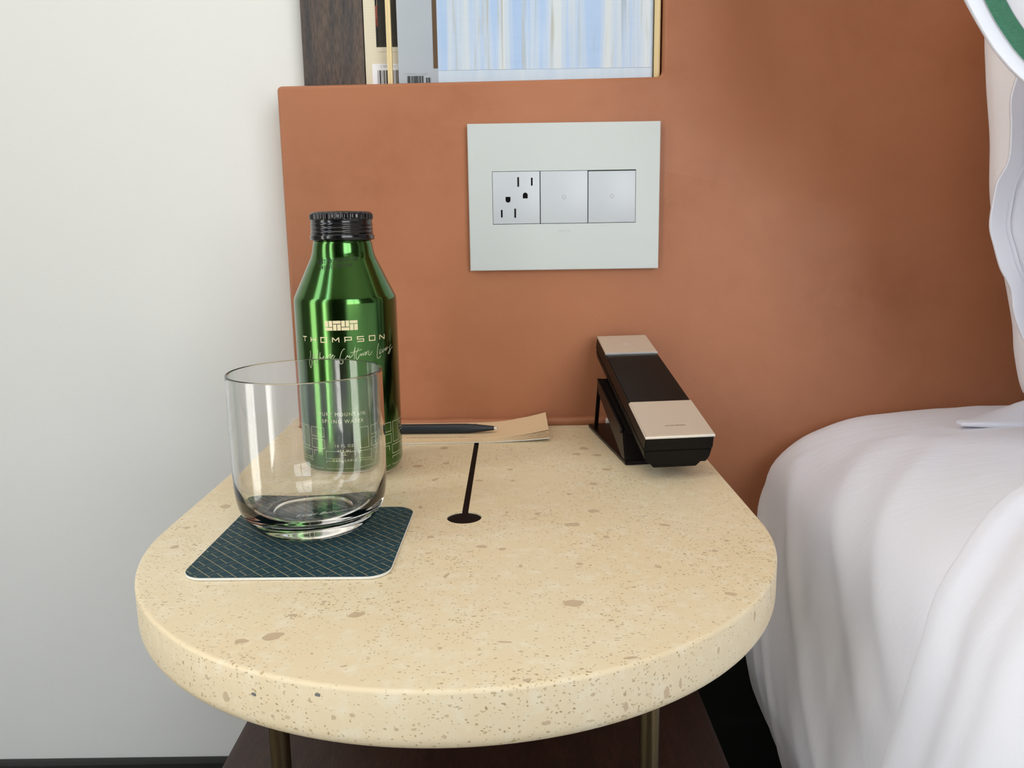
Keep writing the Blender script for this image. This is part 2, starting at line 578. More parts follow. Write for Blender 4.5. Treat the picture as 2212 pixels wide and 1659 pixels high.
def thing(name, label, cat, loc=(0, 0, 0), rotz=0.0, group=None):
    o = bpy.data.objects.new(name, None)
    o.empty_display_size = 0.05
    COL.objects.link(o)
    o.location = loc
    o.rotation_euler = (0, 0, rotz)
    o['label'] = label
    o['category'] = cat
    if group:
        o['group'] = group
    return o


def tag(o, label, cat, group=None):
    o['label'] = label
    o['category'] = cat
    if group:
        o['group'] = group
    return o


def struct(o):
    o['kind'] = 'structure'
    return o


def text2d(s, size, align='CENTER', spacing=1.0, shear=0.0, bold=0.0):
    cu = bpy.data.curves.new('t', 'FONT')
    cu.body = s
    cu.size = size
    cu.align_x = align
    cu.align_y = 'CENTER'
    cu.space_character = spacing
    cu.shear = shear
    cu.offset = bold
    cu.resolution_u = 3
    ob = bpy.data.objects.new('t', cu)
    COL.objects.link(ob)
    dg = bpy.context.evaluated_depsgraph_get()
    me = ob.evaluated_get(dg).to_mesh()
    vs = [(v_.co.x, v_.co.y) for v_ in me.vertices]
    fs = [tuple(p.vertices) for p in me.polygons]
    ob.evaluated_get(dg).to_mesh_clear()
    bpy.data.objects.remove(ob)
    bpy.data.curves.remove(cu)
    return vs, fs


def ribbon(pts, w):
    """2D polyline -> quads"""
    P = [Vector((p[0], p[1])) for p in pts]
    vs, fs = [], []
    for i, p in enumerate(P):
        d = (P[min(i + 1, len(P) - 1)] - P[max(i - 1, 0)])
        d = d.normalized() if d.length > 1e-9 else Vector((1, 0))
        nrm = Vector((-d.y, d.x)) * w / 2
        vs += [tuple(p - nrm), tuple(p + nrm)]
    for i in range(len(P) - 1):
        fs.append((2 * i, 2 * i + 2, 2 * i + 3, 2 * i + 1))
    return vs, fs


def merge(lst):
    V, F = [], []
    for vs, fs in lst:
        k = len(V)
        V += list(vs)
        F += [tuple(i + k for i in f) for f in fs]
    return V, F


def rect2d(x0, x1, y0, y1, k=1):
    vs, fs = [], []
    for i in range(k + 1):
        x = x0 + (x1 - x0) * i / k
        vs += [(x, y0), (x, y1)]
    for i in range(k):
        fs.append((2 * i, 2 * i + 2, 2 * i + 3, 2 * i + 1))
    return vs, fs


# ---------------------------------------------------------------- setting
box_floor = struct(box('floor', (RX0 - .2, RX1 + .2, RY0 - .2, RY1 + .2, FLOOR - .1, FLOOR), M_FLOOR))
struct(box('ceiling', (RX0 - .2, RX1 + .2, RY0 - .2, RY1 + .2, CEIL, CEIL + .1), M_CEIL))
struct(box('wall_back', (RX0 - .2, RX1 + .2, RY1, RY1 + .15, FLOOR, CEIL), M_WALL))
struct(box('wall_right', (RX1, RX1 + .15, RY0, RY1, FLOOR, CEIL), M_DARKPANEL))
bm = bmesh.new()
yy = [RY0] + [v_ for w_ in reversed(WINS) for v_ in w_[:2]] + [RY1]
for k_ in range(0, len(yy), 2):
    add_box(bm, RX0 - .15, RX0, yy[k_], yy[k_ + 1], FLOOR, CEIL)
for (wy0, wy1, wz0, wz1) in WINS:
    add_box(bm, RX0 - .15, RX0, wy0, wy1, FLOOR, wz0)
    add_box(bm, RX0 - .15, RX0, wy0, wy1, wz1, CEIL)
struct(from_bm('wall_left', bm, M_GREIGE))
bm = bmesh.new()
add_box(bm, RX0 - .15, WIN_F[0], RY0 - .15, RY0, FLOOR, CEIL)
add_box(bm, WIN_F[1], RX1 + .15, RY0 - .15, RY0, FLOOR, CEIL)
add_box(bm, WIN_F[0], WIN_F[1], RY0 - .15, RY0, FLOOR, WIN_F[2])
add_box(bm, WIN_F[0], WIN_F[1], RY0 - .15, RY0, WIN_F[3], CEIL)
struct(from_bm('wall_front', bm, M_DARKPANEL))
struct(box('baseboard_back', (RX0, -0.215, RY1 - 0.012, RY1, FLOOR, -0.369), M_BLACKBASE, bev=0.001))

# windows: frame bars, one pane each
for k_, (wy0, wy1, wz0, wz1) in enumerate(WINS):
    bm = bmesh.new()
    f = 0.04
    for b in ((wy0, wy1, wz0, wz0 + f), (wy0, wy1, wz1 - f, wz1), (wy0, wy0 + f, wz0, wz1), (wy1 - f, wy1, wz0, wz1)):
        add_box(bm, RX0 - .10, RX0 - .04, *b)
    w1 = struct(from_bm('window_%d' % (k_ + 1), bm, M_FRAMEDARK))
    pydata('pane', [(RX0 - .07, wy0, wz0), (RX0 - .07, wy1, wz0), (RX0 - .07, wy1, wz1), (RX0 - .07, wy0, wz1)], [(0, 1, 2, 3)], M_PANE, w1)

bm = bmesh.new()
x0, x1, z0, z1 = WIN_F
for b in ((x0, x1, z0, z0 + f), (x0, x1, z1 - f, z1), (x0, x0 + f, z0, z1), (x1 - f, x1, z0, z1), (1.48, 1.53, z0, z1)):
    add_box(bm, b[0], b[1], RY0 - .10, RY0 - .04, b[2], b[3])
w2 = struct(from_bm('window_3', bm, M_FRAMEDARK))
pydata('pane', [(x0, RY0 - .07, z0), (x1, RY0 - .07, z0), (x1, RY0 - .07, z1), (x0, RY0 - .07, z1)], [(0, 1, 2, 3)], M_PANE, w2)


def sheer(name, a, b, fixed, axis, label):
    vs, fs = [], []
    kk = int(abs(b - a) / 0.012)
    for i in range(kk + 1):
        u = a + (b - a) * i / kk
        w = 0.022 * math.sin(u * 62 + 1.3 * math.sin(u * 9)) + 0.006 * math.sin(u * 131)
        for z_ in (FLOOR + 0.02, 1.95):
            vs.append((fixed + w, u, z_) if axis == 'y' else (u, fixed + w, z_))
    for i in range(kk):
        fs.append((2 * i, 2 * i + 2, 2 * i + 3, 2 * i + 1))
    return tag(pydata(name, vs, fs, M_SHEER, smooth=True), label, 'curtain')


sheer('sheer_curtain', -0.66, -0.38, RX0 + 0.05, 'y', 'cream sheer curtain gathered at the window nearer the bedside table')
sheer('sheer_curtain', -1.85, -1.45, RX0 + 0.05, 'y', 'cream sheer curtain drawn across the farther tall window')

# ceiling downlights (out of view, they light the table warmly)
for i, (lx, ly) in enumerate(((-0.25, -0.55), (0.15, -0.60))):
    L = thing('downlight', ('warm round ceiling downlight over the left half of the bedside table', 'warm round ceiling downlight over the bed edge')[i], 'lamp', (lx, ly, CEIL), 0, 'ceiling downlights')
    v_, f_ = lathe([(0.052, -0.001), (0.066, -0.001), (0.068, -0.006), (0.052, -0.006), (0.050, -0.002)], 48)
    pydata('trim_ring', v_, f_, M_WHITEMETAL, L, smooth=True)
    v_, f_ = lathe([(0.0, -0.003), (0.051, -0.003)], 48)
    pydata('lens', v_, f_, M_LAMPGLOW, L)

# large warm flush ceiling lamp (out of view)
CL = thing('ceiling_lamp', 'large square warm white ceiling lamp above the foot of the table', 'lamp', (-0.30, -0.95, CEIL))
box('lamp_frame', (-0.66, 0.66, -0.56, 0.56, -0.030, 0.0), M_WHITEMETAL, CL, bev=0.004)
pydata('lamp_diffuser', [(-0.63, -0.53, -0.031), (-0.63, 0.53, -0.031), (0.63, 0.53, -0.031), (0.63, -0.53, -0.031)], [(0, 1, 2, 3)], M_CEILGLOW, CL)

# ---------------------------------------------------------------- headboard
HB = thing('headboard', 'tan leather upholstered headboard with a stepped cut-out', 'headboard', (0, 0, FLOOR))
dz = -FLOOR


def hb_outline():
    pts = []

    def arc(cx, cz, r, a0, a1, k=5):
        for i in range(k + 1):
            a = R(a0 + (a1 - a0) * i / k)
            pts.append((cx + r * math.cos(a), cz + r * math.sin(a)))
    pts.append((-0.2025, -0.13))
    pts.append((1.75, -0.13))
    pts.append((1.75, 0.80))
    pts.append((0.1290, 0.80))
    arc(0.1290 - 0.006, 0.3035 + 0.006, 0.006, 0, -90)
    arc(-0.2025 + 0.004, 0.3005 - 0.004, 0.004, 90, 180)
    return pts


pts = hb_outline()

def inset(P, d):
    out = []
    k_ = len(P)
    for i in range(k_):
        a, b, c_ = Vector(P[i - 1]), Vector(P[i]), Vector(P[(i + 1) % k_])
        e1, e2 = (b - a).normalized(), (c_ - b).normalized()
        n1_, n2_ = Vector((-e1.y, e1.x)), Vector((-e2.y, e2.x))
        mm = (n1_ + n2_)
        mm = mm / max(0.3, 1 + n1_.dot(n2_))
        out.append(tuple(b + mm * d))
    return out


rbev = 0.0035
V, F = [], []
levels = [(0.0, 0.049), (0.0, rbev)]
for a in range(1, 7):
    an = R(90 * a / 6)
    levels.append((rbev * (1 - math.cos(an)), rbev * (1 - math.sin(an))))
kk = len(pts)
for off, y in levels:
    V += [(x, y + 0.0006, z + dz) for x, z in inset(pts, off)]
for i in range(len(levels) - 1):
    for j in range(kk):
        j2 = (j + 1) % kk
        F.append((i * kk + j, i * kk + j2, (i + 1) * kk + j2, (i + 1) * kk + j))
last = (len(levels) - 1) * kk
F += [tuple(last + i for i in t_) for t_ in geometry.tessellate_polygon([[Vector((x, z, 0)) for x, z in inset(pts, levels[-1][0])]])]
bm = bmesh.new()
bv = [bm.verts.new(v_) for v_ in V]
for f_ in F:
    try:
        bm.faces.new([bv[i] for i in f_])
    except ValueError:
        pass
from_bm('leather_panel', bm, M_LEATHER, HB, angle=40)
box('black_shade_panel', (-0.2000, 1.75, 0.012, 0.049, 0.0, 0.349), M_BLACKBASE, HB)  # black panel standing in for the shade below the leather
# rolled leather welt lying along the table top
vs_, fs_ = [], []
prof = [(0.0005, 0.0), (-0.0052, 0.0), (-0.0062, 0.0014), (-0.0062, 0.0042), (-0.0050, 0.0060), (-0.0025, 0.0068), (0.0005, 0.0068)]
xs = [-0.200 + 0.282 * i / 60 for i in range(61)]
for i, x in enumerate(xs):
    s = 1.0 if i < 59 else (0.86 if i == 59 else 0.6)
    for (y, z) in prof:
        vs_.append((x, y * s, dz + z * (s * .5 + .5) + 0.0003 + 0.0003 * math.sin(x * 90)))
k = len(prof)
for i in range(60):
    for j in range(k - 1):
        fs_.append((i * k + j, i * k + j + 1, (i + 1) * k + j + 1, (i + 1) * k + j))
fs_.append(tuple(60 * k + j for j in range(k)))
fs_.append(tuple(reversed(range(k))))
pydata('leather_welt', vs_, fs_, M_LEATHER, HB, angle=50)

# ---------------------------------------------------------------- recess above the low part: timber strip, books, brass uprights
tag(box('timber_panel', (-0.1855, -0.1310, 0.030, 0.049, 0.301, 0.80), M_OAKDARK, bev=0.0008), 'dark smoked timber strip standing between white wall and books', 'panel')


def barcode(name, x0, x1, z0, z1, y, parent, seed, material=M_BLACKINK):
    random.seed(seed)
    lst = []
    x = x0
    while x < x1:
        w = random.choice((0.00035, 0.00035, 0.0007, 0.0011))
        lst.append(rect2d(x, min(x + w, x1), z0, z1))
        x += w + random.choice((0.0003, 0.0004, 0.0008))
    V, F = merge(lst)
    return pydata(name, [(a, y, b) for a, b in V], F, material, parent)


def flat_text(name, s, size, x, z, y, material, parent, **kw):
    V, F = text2d(s, size, **kw)
    return pydata(name, [(x + a, y, z + b) for a, b in V], F, material, parent)


# cream linen book (standing at the back)
bk = thing('book', 'cream linen covered book with a dark cover photo and white barcode label', 'book', (-0.1300, 0.0285, 0.302))
box('cover', (0, 0.070, 0, 0.003, 0, 0.255), M_LINEN, bk, bev=0.0006)
box('page_block', (0.002, 0.068, 0.003, 0.0165, 0.003, 0.252), M_PAGES, bk)
box('back_cover', (0, 0.070, 0.0165, 0.0195, 0, 0.255), M_LINEN, bk, bev=0.0006)
box('cover_photo', (0.0105, 0.060, -0.0003, 0.0, 0.0345, 0.235), M_PHOTO, bk)
box('photo_ledge', (0.0105, 0.060, -0.0004, 0.0, 0.0305, 0.0340), M_PAGES, bk)
lb = box('barcode_label', (0.0060, 0.055, -0.0003, 0, 0.0005, 0.0205), M_LABELW, bk)
barcode('barcode', 0.0105, 0.050, 0.001, 0.0150, -0.0005, lb, 3)
flat_text('printed_digits', '9 780714 876', 0.0024, 0.0200, 0.0182, -0.0005, M_GREYPRINT, lb, align='CENTER')
# brass uprights
for i, (xa, xb) in enumerate(((-0.1083, -0.1040), (0.1222, 0.1275))):
    bar = box('brass_upright', (xa, xb, 0.0110, 0.0160, 0.3015, 0.80), M_BRASSL, bev=0.0006)
    tag(bar, ('slim pale brass upright in front of the cream book', 'slim pale brass upright beside the leather step')[i], 'rail', 'brass uprights in the headboard recess')
# grey book with glossy blue picture
bk = thing('book', 'pale grey book with a large glossy blue streaked picture on its cover', 'book', (-0.0990, 0.0130, 0.3015))
box('cover', (0, 0.2205, 0, 0.0025, 0, 0.29), M_GREYCOVER, bk, bev=0.0006)
box('page_block', (0.002, 0.218, 0.0025, 0.0115, 0.003, 0.287), M_PAGES, bk)
box('back_cover', (0, 0.2205, 0.0115, 0.0140, 0, 0.29), M_GREYCOVER, bk, bev=0.0006)
box('cover_picture', (0.0345, 0.2190, -0.0003, 0.0, 0.0118, 0.28), M_PRINT, bk)
box('picture_dark_edge', (0.0305, 0.0345, -0.0003, 0.0, 0.0135, 0.28), M_INKBROWN, bk)  # dark brown left edge of the printed picture
box('pale_footer_band', (0.0345, 0.2190, -0.0003, 0.0, 0.0004, 0.0115), M_FOOTER, bk)
barcode('barcode', 0.0075, 0.0215, 0.0, 0.0075, -0.0004, bk, 8)
flat_text('printed_line', 'UXTON STREET  $55.00', 0.0019, 0.0150, 0.0092, -0.0004, M_GREYPRINT, bk)
barcode('barcode', 0.0238, 0.0275, 0.0, 0.0060, -0.0004, bk, 11)

# ---------------------------------------------------------------- wall plate
PX, PZ = 0.0431, 0.2037
pl = thing('wall_plate', 'silver wall plate with a power outlet and two switches on leather', 'wall plate', (PX, -0.0002, PZ))
hw, hh, iw, ih, th = 0.083, 0.0625, 0.0622, 0.0225, 0.0062
bm = bmesh.new()
O = [(-hw, -hh), (hw, -hh), (hw, hh), (-hw, hh)]
I = [(-iw, -ih), (iw, -ih), (iw, ih), (-iw, ih)]
vo_f = [bm.verts.new((x, -th, z)) for x, z in O]
vi_f = [bm.verts.new((x, -th, z)) for x, z in I]
vo_b = [bm.verts.new((x * 0.975, 0, z * 0.97)) for x, z in O]
vi_b = [bm.verts.new((x, 0, z)) for x, z in I]
for i in range(4):
    j = (i + 1) % 4
    bm.faces.new((vo_f[i], vo_f[j], vi_f[j], vi_f[i]))
    bm.faces.new((vo_b[i], vo_b[j], vo_f[j], vo_f[i]))
    bm.faces.new((vi_f[i], vi_f[j], vi_b[j], vi_b[i]))
    bm.faces.new((vo_b[j], vo_b[i], vi_b[i], vi_b[j]))
fe = [e for e in bm.edges if all(abs(v_.co.y + th) < 1e-6 for v_ in e.verts) and all(v_ in vo_f for v_ in e.verts)]
bmesh.ops.bevel(bm, geom=fe, offset=0.0007, segments=2, affect='EDGES')
from_bm('frame', bm, M_PLATE, pl, angle=35)
box('gap_back', (-iw, iw, -0.0040, -0.0005, -ih, ih), M_GAP, pl)
mw = 2 * iw / 3


def dshape(cx, cz, w, h, flip):
    P = []
    r_ = w / 2
    s = -1 if flip else 1
    P.append((cx - r_, cz - s * h / 2))
    P.append((cx + r_, cz - s * h / 2))
    for i in range(9):
        a = PI * i / 8
        P.append((cx + r_ * math.cos(a), cz + s * (h / 2 - r_ + r_ * math.sin(a))))
    return P


outl = None
for i in range(3):
    xa = -iw + i * mw + 0.00035
    xb = -iw + (i + 1) * mw - 0.00035
    # the switches tilt very slightly
    md = box(('outlet', 'switch', 'switch')[i], (xa, xb, -0.0066, -0.0042, -ih + 0.0004, ih - 0.0004 - (0.0006 if i == 2 else 0)), M_MODULE, pl, bev=0.0003)
    if i == 0:
        cx = (xa + xb) / 2
        q = 0.0000852
        for (px_, pz_, w, h) in ((633, 715, 17, 95), (771, 714, 17, 78), (461, 1028, 17, 76), (598, 1025, 17, 92)):
            x = cx + (px_ - 612) * q
            z = -(pz_ - 872) * q
            box('slot', (x - w * q / 2, x + w * q / 2, -0.00668, -0.0060, z - h * q / 2, z + h * q / 2), M_HOLE, md)
        for (px_, pz_, w, h, fl) in ((703, 850, 50, 58, False), (527, 890, 50, 58, True)):
            P = dshape(cx + (px_ - 612) * q, -(pz_ - 872) * q, w * q, h * q, fl)
            kk = len(P)
            pydata('ground_hole', [(a, -0.00668, b) for a, b in P] + [(a, -0.006, b) for a, b in P], [tuple(range(kk))] + [(a, (a + 1) % kk, kk + (a + 1) % kk, kk + a) for a in range(kk)], M_HOLE, md)
    else:
        cx = (xa + xb) / 2
        v_, f_ = lathe([(0.0011, 0), (0.0013, 0.0001), (0.0017, 0.0001), (0.0019, 0)], 24)
        pydata('indicator_ring', [(cx + a, -0.0066 - c_, b + (0.0003 if i == 2 else 0)) for a, b, c_ in v_], f_, M_GREYPRINT, md, smooth=True)
flat_text('printed_mark', 'adorne', 0.0036, 0.0, -0.0285, -th - 0.00008, M_GREYPRINT, pl, shear=0.2)

# ---------------------------------------------------------------- bedside table
TX, TCY, TR = -0.035, -0.262, 0.181
TB = thing('bedside_table', 'bedside table with a rounded cream travertine top, brass posts and walnut shelf', 'table', (TX, TCY, FLOOR))
zt = -FLOOR


def table_outline(off, slot=True, slotgrow=0.0):
    """local xy outline, counter-clockwise seen from above, starting at the back left"""
    r_ = TR - off
    P = [(-r_, RY1 - 0.0005 - TCY), ]
    ks = 90
    for i in range(ks + 1):
        a = PI + PI * i / ks
        P.append((r_ * math.cos(a), r_ * math.sin(a)))
    P.append((r_, -0.0008 - TCY))
    if slot:
        hc, hr, hs = 0.0142, 0.0108 + slotgrow, 0.0020 + slotgrow
        P.append((hs, -0.0008 - TCY))
        a0 = math.asin(hs / hr)
        for i in range(33):
            a = PI / 2 - a0 - (2 * PI - 2 * a0) * i / 32
            P.append((hr * math.cos(a), hc + hr * math.sin(a)))
        P.append((-hs, -0.0008 - TCY))
    xn = -0.2035 - TX
    P.append((xn, -0.0008 - TCY))
    P.append((xn, RY1 - 0.0005 - TCY))
    return P


def tess(P):
    return [tuple(t_) for t_ in geometry.tessellate_polygon([[Vector((x, y, 0)) for x, y in P]])]


TH = 0.0285
rings = []
for a in range(0, 5):                       # small top arris
    an = R(90 * a / 4)
    rings.append((0.0020 * (1 - math.sin(an)), zt - 0.0020 * (1 - math.cos(an))))
rb = 0.0085
for a in range(0, 9):                       # rounded underside
    an = R(90 * a / 8)
    rings.append((rb * (1 - math.cos(an)), zt - TH + rb - rb * math.sin(an)))
V, F = [], []
for off, z in rings:
    P = table_outline(off)
    V += [(x, y, z) for x, y in P]
kk = len(P)
for i in range(len(rings) - 1):
    for j in range(kk):
        j2 = (j + 1) % kk
        F.append((i * kk + j, (i + 1) * kk + j, (i + 1) * kk + j2, i * kk + j2))
P0 = table_outline(rings[0][0])
F += tess(P0)
e0 = (len(rings) - 1) * kk
F += [tuple(e0 + i for i in reversed(t_)) for t_ in tess(table_outline(rings[-1][0]))]
bm = bmesh.new()
bv = [bm.verts.new(v_) for v_ in V]
for f_ in F:
    try:
        bm.faces.new([bv[i] for i in f_])
    except ValueError:
        pass
top = from_bm('stone_top', bm, M_STONE, TB, angle=30)
# dark lining that fills the keyhole cable slot
hc, hr, hs = 0.0142, 0.0107, 0.0019
P = [(hs, -0.001 - TCY)]
a0 = math.asin(hs / hr)
for i in range(33):
    a = PI / 2 - a0 - (2 * PI - 2 * a0) * i / 32
    P.append((hr * math.cos(a), hc + hr * math.sin(a)))
P.append((-hs, -0.001 - TCY))
kk = len(P)
Fz = [(a, (a + 1) % kk, kk + (a + 1) % kk, kk + a) for a in range(kk)] + tess(P)
pydata('cable_channel', [(x, y, zt - 0.0009) for x, y in P] + [(x, y, zt - TH + 0.002) for x, y in P], Fz, M_CHANNEL, TB)
# mineral flecks polished into the stone
random.seed(5)
FL = [(0.0237, -0.3689, 0.0048, 0.0034), (0.0316, -0.2628, 0.005, 0.0032), (0.0462, -0.2393, 0.0035, 0.0033), (0.0863, -0.2658, 0.0036, 0.002), (-0.0777, -0.3777, 0.0041, 0.0026), (-0.1107, -0.3975, 0.0041, 0.0036), (-0.1234, -0.4013, 0.0029, 0.002), (-0.1075, -0.3773, 0.0022, 0.0014), (0.1009, -0.3613, 0.0029, 0.002), (-0.0086, -0.4054, 0.0032, 0.0008), (0.0436, -0.42, 0.0032, 0.001), (0.0004, -0.436, 0.0018, 0.0012), (-0.1932, -0.22, 0.004, 0.004), (-0.198, -0.2903, 0.0026, 0.0025), (-0.2032, -0.2589, 0.0021, 0.002), (-0.1989, -0.2567, 0.0012, 0.0016), (-0.0225, -0.2962, 0.0034, 0.0022), (-0.0108, -0.3001, 0.0023, 0.002), (-0.0609, -0.0798, 0.0038, 0.0037), (0.0537, -0.0876, 0.0041, 0.0044), (0.0464, -0.1042, 0.0031, 0.0035), (0.0622, -0.1078, 0.0033, 0.0034), (0.0652, -0.1478, 0.0038, 0.003), (0.0518, -0.1824, 0.0029, 0.0032), (-0.0772, -0.132, 0.0043, 0.0038), (-0.0558, -0.1255, 0.0029, 0.0032), (-0.0066, -0.1442, 0.0022, 0.0024), (-0.0046, -0.1721, 0.0015, 0.0022), (-0.0284, -0.171, 0.0033, 0.0022), (0.0334, -0.2043, 0.0019, 0.002), (-0.0646, -0.2274, 0.0015, 0.0032), (-0.0605, -0.1672, 0.002, 0.0034), (0.0104, -0.2429, 0.0017, 0.0022), (0.0306, -0.3223, 0.002, 0.0015), (0.0715, -0.3274, 0.0017, 0.0015), (-0.0007, -0.3242, 0.0011, 0.0018), (0.0493, -0.2841, 0.0019, 0.0022), (0.1166, -0.2924, 0.0016, 0.0018), (-0.096, -0.3636, 0.0013, 0.0013), (-0.0601, -0.3648, 0.001, 0.0013), (0.1064, -0.3071, 0.0018, 0.0017), (-0.0391, -0.3348, 0.001, 0.0035), (-0.0362, -0.4098, 0.001, 0.001), (0.0396, -0.3868, 0.0013, 0.0011), (-0.0528, -0.2801, 0.0019, 0.0019)]
V, F = [], []
for (x, y, a, b) in FL:
    k0 = len(V)
    kk = 18
    rot = random.uniform(-0.35, 0.35)
    se = random.uniform(0, 50)
    for i in range(kk):
        t_ = 2 * PI * i / kk
        w = 1 + 0.42 * noise.noise(Vector((math.cos(t_) * 1.3 + se, math.sin(t_) * 1.3, se)))
        px_, py_ = a * w * math.cos(t_), b * w * math.sin(t_)
        V.append((x - TX + px_ * math.cos(rot) - py_ * math.sin(rot), y - TCY + px_ * math.sin(rot) + py_ * math.cos(rot), zt + 0.00004))
    F.append(tuple(range(k0, k0 + kk)))
fk = pydata('mineral_flecks', V, F, M_FLECK, top)
fk['kind'] = 'stuff'


def edge_flecks(name, lst, material):
    V, F = [], []
    for (ang, zz, a, b) in lst:
        k0 = len(V)
        kk = 14
        se = ang * 7
        for i in range(kk):
            t_ = 2 * PI * i / kk
            w = 1 + 0.4 * noise.noise(Vector((math.cos(t_) * 1.4 + se, math.sin(t_) * 1.4, se)))
            th_ = R(ang) + a * w * math.cos(t_) / TR
            V.append(((TR + 0.00005) * math.sin(th_), -(TR + 0.00005) * math.cos(th_), zt + zz + b * w * math.sin(t_)))
        F.append(tuple(range(k0, k0 + kk)))
    o = pydata(name, V, F, material, top)
    o['kind'] = 'stuff'


edge_flecks('edge_flecks', [(-30, -0.0160, 0.0017, 0.0026), (31.5, -0.0182, 0.0016, 0.0026), (24.8, -0.0181, 0.0012, 0.0022), (34, -0.0165, 0.0009, 0.0022), (53, -0.0066, 0.0010, 0.0028), (13.7, -0.0175, 0.0022, 0.0010), (-13.1, -0.0136, 0.0011, 0.0010), (-10.6, -0.0117, 0.0011, 0.0009), (0.9, -0.0195, 0.0012, 0.0008), (-22, -0.0180, 0.0009, 0.0009), (42, -0.010, 0.0008, 0.0018), (62, -0.009, 0.0008, 0.0018), (-5, -0.0165, 0.0010, 0.0007), (20, -0.009, 0.0011, 0.0008)], M_FLECK)
edge_flecks('dark_edge_flecks', [(-24.9, -0.0104, 0.0013, 0.0008), (-15.1, -0.0047, 0.0013, 0.0009)], M_FLECKD)
# brass posts
for sx_ in (-1, 1):
    v_, f_ = lathe([(0, 0), (0.009, 0), (0.009, 0.004), (0.0058, 0.006), (0.0058, zt - TH + 0.001), (0, zt - TH + 0.001)], 32)
    pydata('brass_post', [(sx_ * 0.108 + a, -0.038 + b, c_) for a, b, c_ in v_], f_, M_BRASS, TB, angle=40)
    v_, f_ = lathe([(0, 0), (0.009, 0), (0.009, 0.004), (0.0058, 0.006), (0.0058, zt - TH + 0.001), (0, zt - TH + 0.001)], 32)
    pydata('brass_post', [(sx_ * 0.108 + a, 0.21 + b, c_) for a, b, c_ in v_], f_, M_BRASS, TB, angle=40)
# walnut shelf
V, F = [], []
zs = zt - 0.196
rr = [(0.006, zs), (0.0015, zs - 0.0015), (0, zs - 0.006), (0, zs - 0.016), (0.003, zs - 0.020)]
for off, z in rr:
    P = [((x), (y)) for x, y in table_outline(off, slot=False)]
    V += [(x, y, z) for x, y in P]
kk = len(P)
for i in range(len(rr) - 1):
    for j in range(kk):
        j2 = (j + 1) % kk
        F.append((i * kk + j, (i + 1) * kk + j, (i + 1) * kk + j2, i * kk + j2))
F += tess(table_outline(rr[0][0], slot=False))
F += [tuple((len(rr) - 1) * kk + i for i in reversed(t_)) for t_ in tess(P)]
bm = bmesh.new()
bv = [bm.verts.new(v_) for v_ in V]
for f_ in F:
    try:
        bm.faces.new([bv[i] for i in f_])
    except ValueError:
        pass
from_bm('walnut_shelf', bm, M_WALNUT, TB, angle=35)

# ---------------------------------------------------------------- coaster
CS = 0.1085
cst = thing('coaster', 'square dark teal coaster with fine gold brick lines under the tumbler', 'coaster', (-0.1222, -0.2840, 0.0), R(-0.8))
rc = 0.012


def rrect(h, r_, k=8):
    P = []
    for (cx, cy, a0) in ((h - r_, h - r_, 0), (-h + r_, h - r_, 90), (-h + r_, -h + r_, 180), (h - r_, -h + r_, 270)):
        for i in range(k + 1):
            a = R(a0 + 90 * i / k)
            P.append((cx + r_ * math.cos(a), cy + r_ * math.sin(a)))
    return P


P = rrect(CS / 2, rc)
kk = len(P)
pydata('card_core', [(x, y, 0.0003) for x, y in P] + [(x, y, 0.0016) for x, y in P], [tuple(reversed(range(kk))), tuple(range(kk, 2 * kk))] + [(a, (a + 1) % kk, kk + (a + 1) % kk, kk + a) for a in range(kk)], M_CARD, cst)
P2 = rrect(CS / 2 - 0.0002, rc)
pydata('printed_face', [(x, y, 0.0015) for x, y in P2] + [(x, y, 0.00175) for x, y in P2], [tuple(range(kk, 2 * kk))] + [(a, (a + 1) % kk, kk + (a + 1) % kk, kk + a) for a in range(kk)], M_TEAL, cst)
# gold lines: strips of paired bricks and cross bars, turned 45 degrees


def clip_seg(p, q):
    """clip a segment to the rounded square by sampling"""
    k = max(2, int((Vector(q) - Vector(p)).length / 0.0004))
    run = []
    h = CS / 2 - 0.0004

    def inside(x, y):
        ax, ay = abs(x), abs(y)
        if ax > h or ay > h:
            return False
        if ax > h - rc and ay > h - rc:
            return math.hypot(ax - h + rc, ay - h + rc) <= rc
        return True
    for i in range(k + 1):
        t_ = i / k
        x, y = p[0] + (q[0] - p[0]) * t_, p[1] + (q[1] - p[1]) * t_
        if inside(x, y):
            run.append((x, y))
    return (run[0], run[-1]) if len(run) > 1 else None


sw, per = 0.00965, 0.0113
ca = R(-45)
ux, uy = math.cos(ca), math.sin(ca)            # strip direction (towards the viewer's right)
vx, vy = -uy, ux
lst = []


def addl(u0, v0, u1, v1, w):
    s = clip_seg((u0 * ux + v0 * vx, u0 * uy + v0 * vy), (u1 * ux + v1 * vx, u1 * uy + v1 * vy))
    if s:
        lst.append(ribbon(s, w))


for i in range(-9, 10):
    v0 = i * sw + 0.003
    addl(-0.09, v0, 0.09, v0, 0.00042)
    o_ = (i % 2) * per / 2
    for j in range(-9, 10):
        u0 = j * per + o_
        addl(u0, v0, u0, v0 + sw, 0.00017)
        addl(u0 + per * 0.30, v0, u0 + per * 0.30, v0 + sw, 0.00017)
        addl(u0 + per * 0.30, v0 + sw / 2, u0 + per, v0 + sw / 2, 0.00040)
V, F = merge(lst)
gl_ = pydata('gold_lines', [(x, y, 0.00179) for x, y in V], F, M_GOLDLINE, cst)

